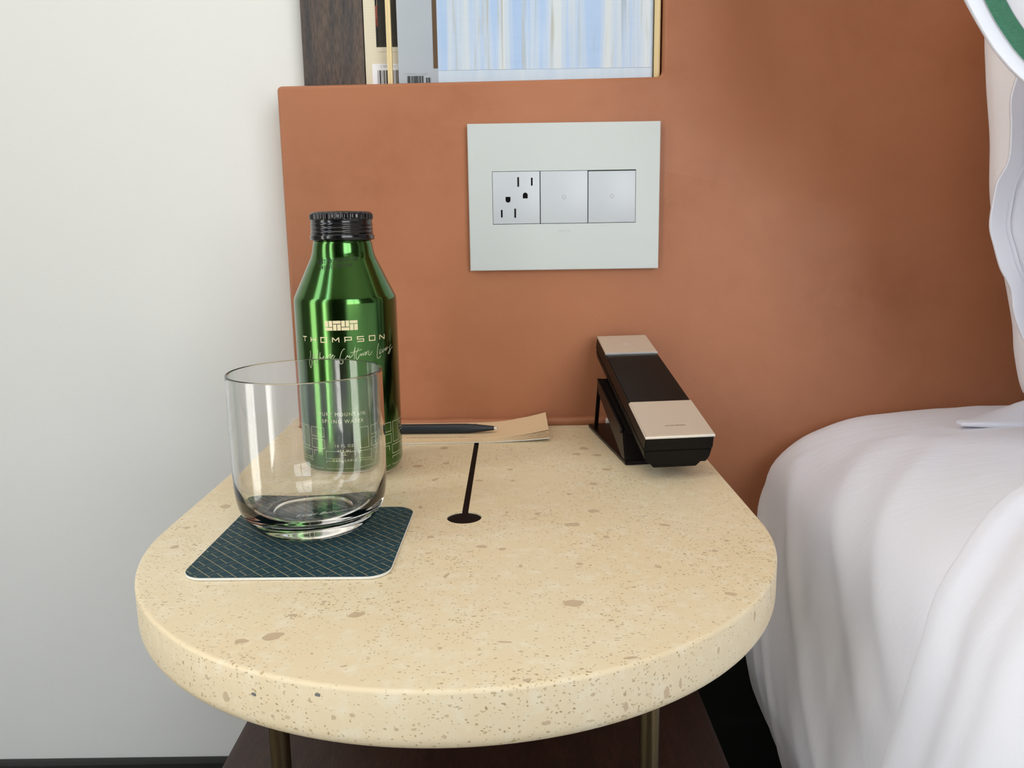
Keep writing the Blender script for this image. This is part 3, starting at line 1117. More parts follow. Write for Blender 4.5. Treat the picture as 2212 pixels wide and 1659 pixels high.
# ---------------------------------------------------------------- tumbler
gl = thing('tumbler', 'empty clear glass tumbler with a thick base on the teal coaster', 'glass', (-0.1255, -0.2590, 0.0020))
prof = [(0.0, 0.0022), (0.020, 0.0018), (0.0265, 0.0004), (0.0290, 0.0), (0.0320, 0.0010), (0.0372, 0.0055), (0.0418, 0.0125), (0.0440, 0.0215), (0.0448, 0.0345), (0.0450, 0.060), (0.0449, 0.0850), (0.0448, 0.0930), (0.0446, 0.0938), (0.0441, 0.0942), (0.0436, 0.0938), (0.0434, 0.0930), (0.0435, 0.0850), (0.0435, 0.060), (0.0433, 0.0370), (0.0425, 0.0265), (0.0402, 0.0178), (0.0355, 0.0122), (0.0260, 0.0096), (0.012, 0.0090), (0.0, 0.0089)]
pr = [(max(p.x, 0), p.y) for p in catmull(prof, 5)]
pr[0] = (0, pr[0][1])
pr[-1] = (0, pr[-1][1])
v_, f_ = lathe(pr, 160)
bm = bmesh.new()
bv = [bm.verts.new(a) for a in v_]
for f__ in f_:
    bm.faces.new([bv[i] for i in f__])
from_bm('glass_body', bm, M_GLASS, gl, smooth=True)
V, F = text2d('Luigi Bormioli', 0.0062, shear=0.6, bold=0.00006)
ra = R(17)
pydata('etched_signature', [(0.011 + a * math.cos(ra) - b * math.sin(ra), -0.0160 + a * math.sin(ra) + b * math.cos(ra), 0.00925) for a, b in V], F, M_ETCH, gl)

# ---------------------------------------------------------------- bottle
BT = thing('water_bottle', 'green metallic aluminium water bottle with a black screw cap', 'bottle', (-0.124, -0.139, 0.0002))
bprof = [(0.0335, 0.0040), (0.0352, 0.0062), (0.0361, 0.0090), (0.0365, 0.0130), (0.0365, 0.040), (0.0365, 0.080), (0.0365, 0.110), (0.0365, 0.1250), (0.03645, 0.1280), (0.0361, 0.1300), (0.0352, 0.1322), (0.0300, 0.1432), (0.0258, 0.1522), (0.0232, 0.1577), (0.0224, 0.1600), (0.0218, 0.1622), (0.0213, 0.1650), (0.0208, 0.1680), (0.0202, 0.1700), (0.0200, 0.1720), (0.0, 0.1720)]
bpc = [(max(p.x, 0), p.y) for p in catmull(bprof[:-1], 4)] + [(0, 0.1720)]
v_, f_ = lathe(bpc, 128)
pydata('bottle_body', v_, f_, M_GREEN, BT, smooth=True)
v_, f_ = lathe([(p.x if p.x > 0 else 0, p.y) for p in catmull([(0.0, 0.004), (0.022, 0.0030), (0.0262, 0.0008), (0.0280, 0.0), (0.0298, 0.0006), (0.0325, 0.0030), (0.0338, 0.0046)], 4)], 128)
pydata('bare_base', v_, f_, M_ALU, BT, smooth=True)


def brad(z):
    for (r0, z0), (r1, z1) in zip(bpc[:-2], bpc[1:-1]):
        if z0 <= z <= z1:
            return r0 + (r1 - r0) * (z - z0) / max(1e-9, z1 - z0)
    return 0.0365


def knurl(r_, z_, a):
    if z_ > 0.1846 and r_ > 0.0205:
        return r_ + 0.00035 * math.sin(a * 36) * (1.0 if z_ < 0.1885 else 0.5)
    if z_ < 0.1745 and r_ > 0.0215:
        return r_ + 0.00008 * math.sin(a * 12)
    return r_


cprof = [(0.0200, 0.1702), (0.0219, 0.1702), (0.0225, 0.1712), (0.0226, 0.1728), (0.0223, 0.1739), (0.0216, 0.1741), (0.0217, 0.1746), (0.0221, 0.1756), (0.0215, 0.1768), (0.0220, 0.1782), (0.0214, 0.1796), (0.0219, 0.1810), (0.0214, 0.1824), (0.0215, 0.1840), (0.0219, 0.1850), (0.0220, 0.1866), (0.0219, 0.1880), (0.0212, 0.1892), (0.0200, 0.1899), (0.0185, 0.1900), (0.0178, 0.1894), (0.010, 0.1892), (0.0, 0.1892)]
cpc = [(max(p.x, 0), p.y) for p in catmull(cprof, 4)]
cpc[-1] = (0, cpc[-1][1])
v_, f_ = lathe(cpc, 216, knurl)
pydata('screw_cap', v_, f_, M_CAP, BT, smooth=True)

TH0 = R(5.6)


def wrap(name, V, F, material, th0, z0, eps=0.00012, rot=0.0):
    out = []
    cr, sr = math.cos(rot), math.sin(rot)
    for a, b in V:
        a, b = a * cr - b * sr, a * sr + b * cr
        z = z0 + b
        r_ = brad(z)
        t_ = th0 + a / max(r_, 0.02)
        out.append(((r_ + eps) * math.sin(t_), -(r_ + eps) * math.cos(t_), z))
    return pydata(name, out, F, material, BT)


# block emblem: U T U T of brick shapes
lst = []
u = 0.00575
hgt = 0.0067
for i in range(4):
    x = -2 * u + i * u
    g_ = 0.00022
    h1 = hgt * 0.66
    if i % 2 == 0:
        lst += [rect2d(x + g_, x + u / 2 - g_, hgt / 2 - h1 + g_, hgt / 2, 2), rect2d(x + u / 2 + g_, x + u - g_, hgt / 2 - h1 + g_, hgt / 2, 2), rect2d(x + g_, x + u - g_, -hgt / 2, hgt / 2 - h1 - g_, 4)]
    else:
        lst += [rect2d(x + g_, x + u / 2 - g_, -hgt / 2, -hgt / 2 + h1 - g_, 2), rect2d(x + u / 2 + g_, x + u - g_, -hgt / 2, -hgt / 2 + h1 - g_, 2), rect2d(x + g_, x + u - g_, -hgt / 2 + h1 + g_, hgt / 2, 4)]
V, F = merge(lst)
wrap('printed_emblem', V, F, M_CREAMINK, TH0 - R(0.3), 0.1128)
# wide square capitals
GL = {'T': [[(0, 1), (1, 1)], [(.5, 1), (.5, 0)]], 'H': [[(0, 0), (0, 1)], [(1, 0), (1, 1)], [(0, .5), (1, .5)]],
      'O': [[(0, .06), (0, .94)], [(1, .06), (1, .94)], [(-.07, 1), (1.07, 1)], [(-.07, 0), (1.07, 0)]],
      'M': [[(0, 0), (0, 1), (.5, .35), (1, 1), (1, 0)]], 'P': [[(0, 0), (0, 1)], [(-.07, 1), (1.07, 1)], [(1, .94), (1, .46)], [(1.07, .4), (0, .4)]],
      'S': [[(1.05, 1), (-.07, 1)], [(0, .94), (0, .56)], [(-.07, .5), (1.07, .5)], [(1, .44), (1, .06)], [(1.07, 0), (-.05, 0)]],
      'N': [[(0, 0), (0, 1), (1, 0), (1, 1)]]}
lst = []
word = 'THOMPSON'
adv = 0.0641 / 7.55
lw = 0.0044
lh = 0.0033
for i, chx in enumerate(word):
    x0_ = -0.0641 / 2 + i * adv
    for st_ in GL[chx]:
        pts_ = []
        for (a, b), (c_, d) in zip(st_[:-1], st_[1:]):
            for s_ in range(3):
                pts_.append((x0_ + (a + (c_ - a) * s_ / 3) * lw, (b + (d - b) * s_ / 3) * lh - lh / 2))
        pts_.append((x0_ + st_[-1][0] * lw, st_[-1][1] * lh - lh / 2))
        lst.append(ribbon(pts_, 0.00062))
V, F = merge(lst)
wrap('printed_name', V, F, M_CREAMINK, TH0, 0.1030)
SCRIPT = [[(-0.584, 0.09501), (-0.585, 0.09115), (-0.616, 0.08672), (-0.592, 0.08306), (-0.548, 0.08691), (-0.498, 0.09289), (-0.477, 0.08954), (-0.458, 0.08588), (-0.429, 0.08871), (-0.392, 0.09591)], [(-0.348, 0.09438), (-0.36, 0.09098), (-0.368, 0.08913), (-0.348, 0.09069), (-0.336, 0.09025), (-0.326, 0.08943)], [(-0.326, 0.08943), (-0.296, 0.09076), (-0.266, 0.09177), (-0.289, 0.09015), (-0.275, 0.0894), (-0.241, 0.09035), (-0.211, 0.09114), (-0.186, 0.09152), (-0.205, 0.08961), (-0.167, 0.09238), (-0.122, 0.09331)], [(-0.122, 0.09331), (-0.155, 0.09116), (-0.134, 0.09086), (-0.085, 0.09224), (-0.093, 0.09255), (-0.125, 0.09117), (-0.132, 0.0897), (-0.102, 0.08964), (-0.051, 0.09208)], [(0.14, 0.09637), (0.116, 0.09649), (0.076, 0.09445), (0.047, 0.09142), (0.034, 0.08806), (0.061, 0.0865), (0.107, 0.08707), (0.13, 0.08888), (0.166, 0.09129), (0.187, 0.09211)], [(0.187, 0.09211), (0.188, 0.09089), (0.202, 0.09099), (0.225, 0.09187), (0.218, 0.09053), (0.238, 0.09056), (0.29, 0.09291), (0.334, 0.09756), (0.322, 0.09499), (0.305, 0.08827)], [(0.242, 0.09377), (0.342, 0.09448), (0.457, 0.09573)], [(0.399, 0.0968), (0.358, 0.09399), (0.341, 0.09095), (0.359, 0.08891), (0.405, 0.09141), (0.436, 0.09271), (0.438, 0.09126), (0.477, 0.09306), (0.477, 0.09152), (0.499, 0.09206)], [(0.499, 0.09206), (0.521, 0.09369), (0.534, 0.09334), (0.523, 0.09131), (0.554, 0.09344), (0.591, 0.09455)], [(0.58, 0.09273), (0.604, 0.09389), (0.579, 0.09242), (0.592, 0.09139), (0.619, 0.09161), (0.664, 0.09367)], [(0.816, 0.09883), (0.79, 0.09567), (0.766, 0.08986), (0.794, 0.08818), (0.861, 0.08991)], [(0.858, 0.09477), (0.826, 0.09179), (0.841, 0.09134), (0.876, 0.0925)], [(0.855, 0.0964), (0.862, 0.09613)], [(0.89, 0.09432), (0.909, 0.09204), (0.949, 0.09469)], [(0.953, 0.09326), (1.019, 0.09515), (0.984, 0.09374), (0.996, 0.09306), (1.073, 0.09537)], [(1.166, 0.09651), (1.107, 0.09427), (1.134, 0.09224), (1.085, 0.09026), (1.065, 0.09115), (1.213, 0.0947)]]
lst = []
for st_ in SCRIPT:
    p2 = [(t_ * 0.0365, z - 0.09) for t_, z in st_]
    lst.append(ribbon([(p.x, p.y) for p in catmull(p2, 5)], 0.00030))
V, F = merge(lst)
wrap('printed_script', V, F, M_PALEINK, 0.0, 0.09)
lst = []
for s_, sz, z in (('PURE MOUNTAIN', 0.0037, 0.0025), ('SPRING WATER', 0.0037, -0.0025), ('16 FL OZ', 0.0028, -0.0200), ('473 ML', 0.0028, -0.0240), ('REFILLABLE', 0.0028, -0.0325)):
    V, F = text2d(s_, sz, spacing=1.32)
    lst.append(([(a, b + z) for a, b in V], F))
lst.append(rect2d(-0.0018, 0.0018, -0.0277, -0.0274, 2))
V, F = merge(lst)
wrap('printed_contents', V, F, M_PALEINK, R(3.5), 0.0478)
# brick outlines round the foot of the bottle
lst = []
circ = 2 * PI * 0.0365
per_ = circ / 9


def outline(x0, x1, y0, y1):
    w = 0.00026
    k = 5
    return [ribbon([(x0 + (x1 - x0) * i / k, y0) for i in range(k + 1)], w), ribbon([(x0 + (x1 - x0) * i / k, y1) for i in range(k + 1)], w), ribbon([(x0, y0), (x0, y1)], w), ribbon([(x1, y0), (x1, y1)], w)]


for row, (z0_, off_) in enumerate(((0.0255, 0.0), (0.0085, 0.013))):
    for i in range(9):
        x0_ = -0.0250 + i * per_ + off_ - (2 * per_)
        vis = True
        xv = x0_ + 0.0145
        if not (row == 0 and -0.010 < xv + 0.004 < 0.0145):
            lst += outline(xv, xv + 0.0078, z0_, z0_ + 0.0150)
        if not (row == 0 and -0.012 < x0_ + 0.006 < 0.0145):
            lst += outline(x0_, x0_ + 0.0122, z0_, z0_ + 0.0064)
            lst += outline(x0_, x0_ + 0.0122, z0_ + 0.0085, z0_ + 0.0150)
V, F = merge(lst)
wrap('printed_bricks', V, F, M_PALEINK, 0.0, 0.0)
lst = []
for s_, z in (('BEST BY:NOV/01/26', 0.0019), ('24110111031344', -0.0019)):
    V, F = text2d(s_, 0.0040, spacing=1.05)
    lst.append(([(a * 0.82 - (0.001 if z < 0 else 0), b + z) for a, b in V], F))
V, F = merge(lst)
wrap('printed_date', V, F, M_BLACKINK, R(0), 0.1545, rot=R(5))

# ---------------------------------------------------------------- note pad, pen
pad = thing('notepad', 'kraft paper notepad curling at its right end behind the bottle', 'notepad', (-0.045, -0.033, 0.0))


def sheet(name, z0, dzc, th_, material, x0=-0.082, x1=0.0725, ya=-0.0330, yb=0.0275, grow=0.0):
    """one curled sheet: lifts towards the right end"""
    V, F = [], []
    kx, ky = 36, 4

    def lift(x):
        t_ = max(0.0, (x - 0.012) / 0.0605)
        return dzc * t_ ** 1.9
    for s in (0, 1):
        for i in range(kx + 1):
            x = x0 + (x1 - x0) * i / kx
            for j in range(ky + 1):
                y = ya + (yb - ya) * j / ky + (0.0022 * (x - x0) / (x1 - x0))
                V.append((x - 0.25 * lift(x), y, z0 + lift(x) * (1 + 0.16 * (j / ky)) + s * th_))
    n1 = (kx + 1) * (ky + 1)

    def id_(s, i, j):
        return s * n1 + i * (ky + 1) + j
    for i in range(kx):
        for j in range(ky):
            F.append((id_(1, i, j), id_(1, i + 1, j), id_(1, i + 1, j + 1), id_(1, i, j + 1)))
            F.append((id_(0, i, j), id_(0, i, j + 1), id_(0, i + 1, j + 1), id_(0, i + 1, j)))
        F.append((id_(0, i, 0), id_(0, i + 1, 0), id_(1, i + 1, 0), id_(1, i, 0)))
        F.append((id_(0, i + 1, ky), id_(0, i, ky), id_(1, i, ky), id_(1, i + 1, ky)))
    for j in range(ky):
        F.append((id_(0, kx, j), id_(0, kx, j + 1), id_(1, kx, j + 1), id_(1, kx, j)))
        F.append((id_(0, 0, j + 1), id_(0, 0, j), id_(1, 0, j), id_(1, 0, j + 1)))
    return pydata(name, V, F, material, pad, angle=40), lift


sheet('backing_card', 0.0003, 0.0026, 0.0005, M_CARD, ya=-0.0334)
zc = 0.00095
for i in range(6):
    sheet('page', zc + i * 0.00046, 0.0028 + 0.00062 * i, 0.00036, M_KRAFT, x1=0.0725 - 0.0003 * (i % 3), ya=-0.0330 + 0.0002 * (i % 2))
cov, lf = sheet('cover', zc + 6 * 0.00046, 0.0028 + 0.0042, 0.0004, M_KRAFT)
ZP = zc + 6 * 0.00046 + 0.0004


def pad_text(name, s_, sz, x, y, **kw):
    V, F = text2d(s_, sz, **kw)
    pydata(name, [(x + a, y + b, ZP + lf(x + a) + 0.00006) for a, b in V], F, M_INKBROWN, cov)


lst = []
for i in range(4):
    for a, b, c_, d in (((0, .45, .3, 1), (.5, .95, .3, 1), (0, .95, 0, .22)) if i % 2 == 0 else ((0, .45, 0, .7), (.5, .95, 0, .7), (0, .95, .78, 1))):
        lst.append(rect2d(i + a, i + b, c_, d))
V, F = merge(lst)
pydata('printed_emblem', [(-0.0060 + a * 0.0036, 0.0175 + b * 0.0036, ZP + 0.00006) for a, b in V], F, M_INKBROWN, cov)
pad_text('printed_name', 'T H O M P S O N   H O T E L S', 0.0042, 0.001, 0.0060, align='CENTER')
pad_text('printed_address', 'THOMPSONHOTELS.COM', 0.0034, 0.0, -0.0265, align='RIGHT', spacing=1.35)

# pen
pen = thing('ballpoint_pen', 'matte black ballpoint pen lying on the kraft notepad', 'pen', (-0.0195, -0.0468, ZP + 0.0043), R(-1.2))
pprof = [(0.0, -0.0010), (0.0012, -0.0010), (0.0019, -0.0012), (0.0022, -0.004), (0.0030, -0.0110), (0.0036, -0.0170), (0.0041, -0.0240), (0.0042, -0.032), (0.0042, -0.100), (0.0040, -0.125), (0.0036, -0.128), (0.0, -0.1285)]


def along_x(V):
    return [(c_, a, b) for a, b, c_ in V]


v_, f_ = lathe(pprof, 40)
pydata('barrel', along_x(v_), f_, M_PEN, pen, angle=45)
v_, f_ = lathe([(0.0010, -0.0012), (0.0010, 0.0008), (0.0004, 0.0024), (0.0, 0.0026)], 20)
pydata('tip', along_x(v_), f_, M_ALU, pen, smooth=True)
v_, f_ = lathe([(0.0, -0.1275), (0.0022, -0.1275), (0.0022, -0.134), (0.0, -0.1345)], 24)
pydata('push_button', along_x(v_), f_, M_PEN, pen, angle=45)
box('clip', (-0.126, -0.088, -0.0015, 0.0015, 0.0040, 0.0052), M_PEN, pen, bev=0.0004)

# ---------------------------------------------------------------- telephone
PH = thing('telephone', 'black slanted handset telephone with two champagne metal panels on its stand', 'telephone', (0.0640, -0.0140, 0.0002), R(6.5))
A = R(16.0)
dv = Vector((0, -math.cos(A), -math.sin(A)))
nv_ = Vector((0, -math.sin(A), math.cos(A)))
HO = Vector((0.0295, 0.0, 0.0815))


def hp(x, l, n_):
    return HO + Vector((x, 0, 0)) + dv * l + nv_ * n_


def hwid(l):
    return 0.0220 + (0.0245 - 0.0220) * l / 0.177


def loft(name, l0, l1, sec, material, parent, bev=0.0006, ends=0.0):
    """sec: list of (fraction-of-halfwidth inset, n) from top right going round (mirrored)"""
    bm = bmesh.new()
    rings_ = []
    for l in (l0, l1):
        w = hwid(l)
        P = [(w - ins, n_) for ins, n_ in sec]
        P = P + [(-x, n_) for x, n_ in reversed(P)]
        rings_.append([bm.verts.new(hp(x, l, n_)) for x, n_ in P])
    k_ = len(rings_[0])
    for i in range(k_):
        j = (i + 1) % k_
        bm.faces.new((rings_[0][i], rings_[0][j], rings_[1][j], rings_[1][i]))
    bm.faces.new(rings_[0])
    bm.faces.new(list(reversed(rings_[1])))
    if bev:
        bmesh.ops.bevel(bm, geom=list(bm.edges), offset=bev, segments=2, affect='EDGES')
    return from_bm(name, bm, material, parent, angle=35)


hs_ = loft('handset', 0.0, 0.177, [(0.0, 0.0), (-0.0003, -0.0112)], M_PHONE, PH)
loft('lower_shell', 0.0012, 0.1762, [(-0.0002, -0.0117), (0.0009, -0.0185), (0.0030, -0.0224)], M_PHONE, hs_)
loft('charging_foot', 0.112, 0.1735, [(0.0042, -0.0222), (0.0088, -0.0276)], M_PHONE, hs_, bev=0.0004)
pt = loft('metal_panel', 0.0003, 0.0370, [(0.0002, 0.0012), (-0.0002, 0.0003), (0.0, -0.0002)], M_ALUP, hs_, bev=0.0002)
pb = loft('metal_panel', 0.1265, 0.1772, [(0.0003, 0.0012), (-0.0003, 0.0004), (-0.0001, -0.0014)], M_ALUP, hs_, bev=0.0002)
loft('panel_edge', 0.1262, 0.1777, [(-0.0005, 0.0002), (-0.0005, -0.0013)], M_ALUEDGE, pb, bev=0.0001)
loft('panel_edge', 0.0366, 0.0375, [(-0.0001, 0.00125), (-0.0001, -0.0004)], M_ALUEDGE, pt, bev=0.0)
V, F = text2d('JACOB JENSEN', 0.0021, spacing=1.1)
pydata('printed_name', [hp(a, 0.1640 - b, 0.00128) for a, b in V], F, M_INKBROWN, pb)
v_, f_ = lathe([(0, 0.00126), (0.0028, 0.00126)], 24)
pydata('speaker_mark', [hp(a, 0.019 + b, c_) for a, b, c_ in v_], f_, M_ALUEDGE, pt)
# stand: base plate, inclined rest, front panel, rear strut
bm = bmesh.new()
vs = []
for z_ in (0.0, 0.0032):
    for (x, y) in ((0.0, 0.0), (0.0555, 0.0), (0.0555, -0.1255), (0.0020, -0.1255)):
        vs.append(bm.verts.new((x, y, z_)))
for q_ in ((3, 2, 1, 0), (4, 5, 6, 7), (0, 1, 5, 4), (1, 2, 6, 5), (2, 3, 7, 6), (3, 0, 4, 7)):
    bm.faces.new([vs[i] for i in q_])
bmesh.ops.bevel(bm, geom=list(bm.edges), offset=0.0006, segments=2, affect='EDGES')
from_bm('base_plate', bm, M_STANDTOP, PH, angle=35)


def slab(name, c0, c1, th_, xa, xb, material, dirn):
    bm_ = bmesh.new()
    vs_ = []
    for c_ in (c0, c1):
        for x in (xa, xb):
            for s in (0, 1):
                vs_.append(bm_.verts.new((x, c_[0] + dirn[0] * th_ * s, c_[1] + dirn[1] * th_ * s)))
    for q_ in ((0, 1, 3, 2), (4, 6, 7, 5), (0, 4, 5, 1), (2, 3, 7, 6), (0, 2, 6, 4), (1, 5, 7, 3)):
        bm_.faces.new([vs_[i] for i in q_])
    bmesh.ops.bevel(bm_, geom=list(bm_.edges), offset=0.0007, segments=2, affect='EDGES')
    return from_bm(name, bm_, material, PH, angle=35)


a_ = hp(0, 0.034, -0.0240)
b_ = hp(0, 0.126, -0.0240)
slab('inclined_rest', (a_.y, a_.z), (b_.y, b_.z), 0.0032, 0.0030, 0.0555, M_STAND, (math.sin(A), -math.cos(A)))
slab('front_panel', (b_.y + 0.0005, b_.z - 0.001), (-0.1235, 0.0028), 0.0040, 0.0022, 0.0555, M_STAND, (1, 0))
bm = bmesh.new()
poly = [(a_.y, a_.z), (b_.y, b_.z), (-0.1228, 0.0034), (-0.1135, 0.0034), (a_.y - 0.004, a_.z - 0.011)]
la = [bm.verts.new((0.0021, y, z)) for y, z in poly]
lb_ = [bm.verts.new((0.0052, y, z)) for y, z in poly]
bm.faces.new(la)
bm.faces.new(list(reversed(lb_)))
for i in range(5):
    bm.faces.new((la[i], lb_[i], lb_[(i + 1) % 5], la[(i + 1) % 5]))
from_bm('side_cheek', bm, M_STAND, PH)
slab('rear_strut', (a_.y + 0.003, a_.z - 0.002), (-0.0090, 0.0028), 0.0035, 0.0030, 0.0062, M_STAND, (-1, 0))
v_, f_ = lathe([(0, -0.001), (0.0016, -0.001), (0.0016, 0.0016), (0, 0.0018)], 16)
pydata('hinge_pin', [(0.0020 - c_, b_.y + 0.001 + a, b_.z + b) for a, b, c_ in v_], f_, M_STAND, PH, smooth=True)
# white plug resting on the table behind the stand
pg = thing('cable_plug', 'small white plug lying behind the telephone stand against the headboard', 'plug', (0.0880, -0.0068, 0.0))
box('plug_body', (-0.0075, 0.0080, -0.0045, 0.0055, 0.0004, 0.0060), M_WHITEPL, pg, bev=0.0014, seg=3)
v_, f_ = lathe([(0, 0), (0.0012, 0), (0.0012, 0.03), (0, 0.03)], 16)
pydata('cord', [(0.0078 + c_, b, 0.0030 + a) for a, b, c_ in v_], f_, M_WHITEPL, pg, angle=40)

# ---------------------------------------------------------------- bed
BED = thing('bed', 'bed with a white fitted sheet pulled over a thick mattress', 'bed', (0.9, -1.05, FLOOR))
K0 = [(1.60, .012), (1.10, .014), (.75, .016), (.55, .0165), (.412, .0158), (.36, .0150), (.30, .008), (.262, -.006), (.240, -.022), (.228, -.037), (.2225, -.057), (.213, -.11), (.206, -.17), (.208, -.215), (.222, -.262), (.255, -.298), (.30, -.305)]
K1 = [(1.60, .030), (1.10, .030), (.75, .028), (.55, .026), (.412, .0235), (.345, .019), (.282, .011), (.248, .001), (.226, -.014), (.214, -.034), (.2075, -.060), (.200, -.11), (.196, -.165), (.197, -.212), (.208, -.255), (.240, -.293), (.29, -.302)]


def resample(K, nn):
    C = catmull(K, 12)
    d = [0]
    for a, b in zip(C[:-1], C[1:]):
        d.append(d[-1] + (b - a).length)
    out, j = [], 0
    for i in range(nn):
        # denser sampling towards the visible side
        u_ = i / (nn - 1)
        s = d[-1] * (1 - (1 - u_) ** 1.7)
        while j < len(d) - 2 and d[j + 1] < s:
            j += 1
        t_ = (s - d[j]) / max(1e-9, d[j + 1] - d[j])
        out.append(C[j].lerp(C[j + 1], min(1, max(0, t_))))
    return out


def smooth01(t_):
    t_ = min(1, max(0, t_))
    return t_ * t_ * (3 - 2 * t_)


def mattress_at(P0, P1, i, y):
    t_ = smooth01((-y - 0.02) / 0.26)
    p = P0[i].lerp(P1[i], t_)
    x, z = p.x, p.y
    if y > -0.035:                       # rounded head end
        e = (y + 0.035) / 0.033
        ins = 0.022 * (1 - math.sqrt(max(0, 1 - e * e)))
        x += ins * 0.8
        z -= ins * 0.5 if z > -0.15 else 0
    return x, z


NP_ = 190
P0, P1 = resample(K0, NP_), resample(K1, NP_)
ys = [-0.002 - 0.9 * (j / 239) ** 1.25 for j in range(240)] + [-0.95 - 0.12 * j for j in range(10)]


def wrinkle(x, y, z, s):
    """cloth folds: long ridges running from the head corner down and forward"""
    a = y * 0.75 + s * 0.65
    b = -y * 0.65 + s * 0.75
    w = 0.0016 * noise.noise(Vector((a * 9, b * 34, 1.7)))
    w += 0.0005 * noise.noise(Vector((a * 22 + 3, b * 75, 4.1)))
    w += 0.0040 * noise.noise(Vector((y * 9, s * 9, 7.3)))
    return w


V, F = [], []
nrm2 = []
arc = [0]
for i in range(1, NP_):
    arc.append(arc[-1] + (P1[i] - P1[i - 1]).length)
send = arc[-1]
RIDGE = [((0.30, -0.02), (0.075, -0.20), 0.0035, 0.009), ((0.345, -0.06), (0.17, -0.26), 0.003, 0.010), ((0.40, -0.10), (0.25, -0.30), 0.0028, 0.011), ((0.27, -0.015), (0.10, -0.11), 0.0025, 0.008), ((0.45, -0.12), (0.28, -0.33), 0.003, 0.012)]
for j, y in enumerate(ys):
    prof_ = [mattress_at(P0, P1, i, y) for i in range(NP_)]
    for i in range(NP_):
        x, z = prof_[i]
        a = prof_[max(i - 1, 0)]
        b = prof_[min(i + 1, NP_ - 1)]
        tx, tz = b[0] - a[0], b[1] - a[1]
        L_ = math.hypot(tx, tz) or 1
        nx, nz_ = tz / L_, -tx / L_
        s = send - arc[i]
        amp = smooth01((0.75 - s + 0.2) / 0.3)
        w = wrinkle(x, y, z, s) * amp
        for (sa, ya_), (sb, yb_), h_, wd in RIDGE:
            # ridge along a line in (s, y)
            dx_, dy_ = sb - sa, yb_ - ya_
            ll = dx_ * dx_ + dy_ * dy_
            t_ = ((s - sa) * dx_ + (y - ya_) * dy_) / ll
            tc_ = min(1, max(0, t_))
            dist = math.hypot(s - sa - tc_ * dx_, y - ya_ - tc_ * dy_)
            w += h_ * math.exp(-(dist / wd) ** 2) * (0.4 + 0.6 * math.sin(PI * min(1, max(0, 0.15 + tc_ * 0.7))))
        damp = smooth01(-y / 0.03)
        w *= 0.25 + 0.75 * damp
        V.append((x + nx * w - 0.9, y + 1.05, z + nz_ * w - FLOOR))
for j in range(len(ys) - 1):
    for i in range(NP_ - 1):
        a = j * NP_ + i
        F.append((a, a + 1, a + NP_ + 1, a + NP_))
# head end cap
F.append(tuple(range(NP_)))
pydata('fitted_sheet', V, F, M_SHEET, BED, smooth=True)
box('platform', (0.27 - 0.9, 1.62 - 0.9, -2.02 + 1.05, -0.012 + 1.05, 0.0, 0.172), M_BASEBED, BED, bev=0.004)

# duvet: a second layer whose edge turns down over the side of the bed
EDGE = [(0.04, -0.300), (0.10, -0.322), (0.17, -0.338), (0.235, -0.348), (0.29, -0.352), (0.325, -0.350), (0.36, -0.330), (0.40, -0.295), (0.45, -0.262), (0.50, -0.255), (0.60, -0.30), (0.80, -0.33), (1.2, -0.34), (1.9, -0.34)]


def edge_y(s):
    for (s0, y0_), (s1, y1_) in zip(EDGE[:-1], EDGE[1:]):
        if s <= s1:
            t_ = (s - s0) / (s1 - s0)
            t_ = max(0, t_)
            return y0_ + (y1_ - y0_) * t_
    return EDGE[-1][1]


dv_rows = 200
V, F = [], []
i_max = max(i for i in range(NP_) if send - arc[i] > 0.035)
for i in range(i_max + 1):
    s = send - arc[i]
    ye = edge_y(s) + 0.004 * noise.noise(Vector((s * 14, 0, 3)))
    for j in range(dv_rows):
        u_ = (j / (dv_rows - 1)) ** 1.6
        y = ye - u_ * 1.3
        x, z = mattress_at(P0, P1, i, y)
        a = mattress_at(P0, P1, max(i - 1, 0), y)
        b = mattress_at(P0, P1, min(i + 1, NP_ - 1), y)
        tx, tz = b[0] - a[0], b[1] - a[1]
        L_ = math.hypot(tx, tz) or 1
        nx, nz_ = tz / L_, -tx / L_
        d = ye - y
        th_ = 0.0160 * math.sqrt(min(1, d / 0.010)) + 0.010 * smooth01(d / 0.12)
        fold = 0.0075 * noise.noise(Vector((d * 22 + 0.4 * noise.noise(Vector((s * 4, 1, 1))), s * 2.2, 9.1))) * smooth01(d / 0.02)
        fold += 0.0030 * noise.noise(Vector((d * 55, s * 4.0, 2.1))) * smooth01(d / 0.015)
        fold += 0.010 * math.exp(-((d - 0.018) / 0.011) ** 2)
        w = th_ + fold + 0.0015 - (0.011 if d < 1e-6 else 0)
        V.append((x + nx * w, y, z + nz_ * w))
for i in range(i_max):
    for j in range(dv_rows - 1):
        a = i * dv_rows + j
        F.append((a, a + 1, a + dv_rows + 1, a + dv_rows))
tag(pydata('duvet', V, F, M_DUVET, smooth=True), 'white duvet folding over the near side of the bed', 'duvet')

# ---------------------------------------------------------------- pillows


def lerp_tab(tab, z):
    if z <= tab[0][0]:
        return tab[0][1]
    for (z0_, x0_), (z1_, x1_) in zip(tab[:-1], tab[1:]):
        if z <= z1_:
            t_ = (z - z0_) / (z1_ - z0_)
            return x0_ + (x1_ - x0_) * t_
    return tab[-1][1]


def smooth_tab(tab):
    return [(p.x, p.y) for p in catmull(tab, 8)]


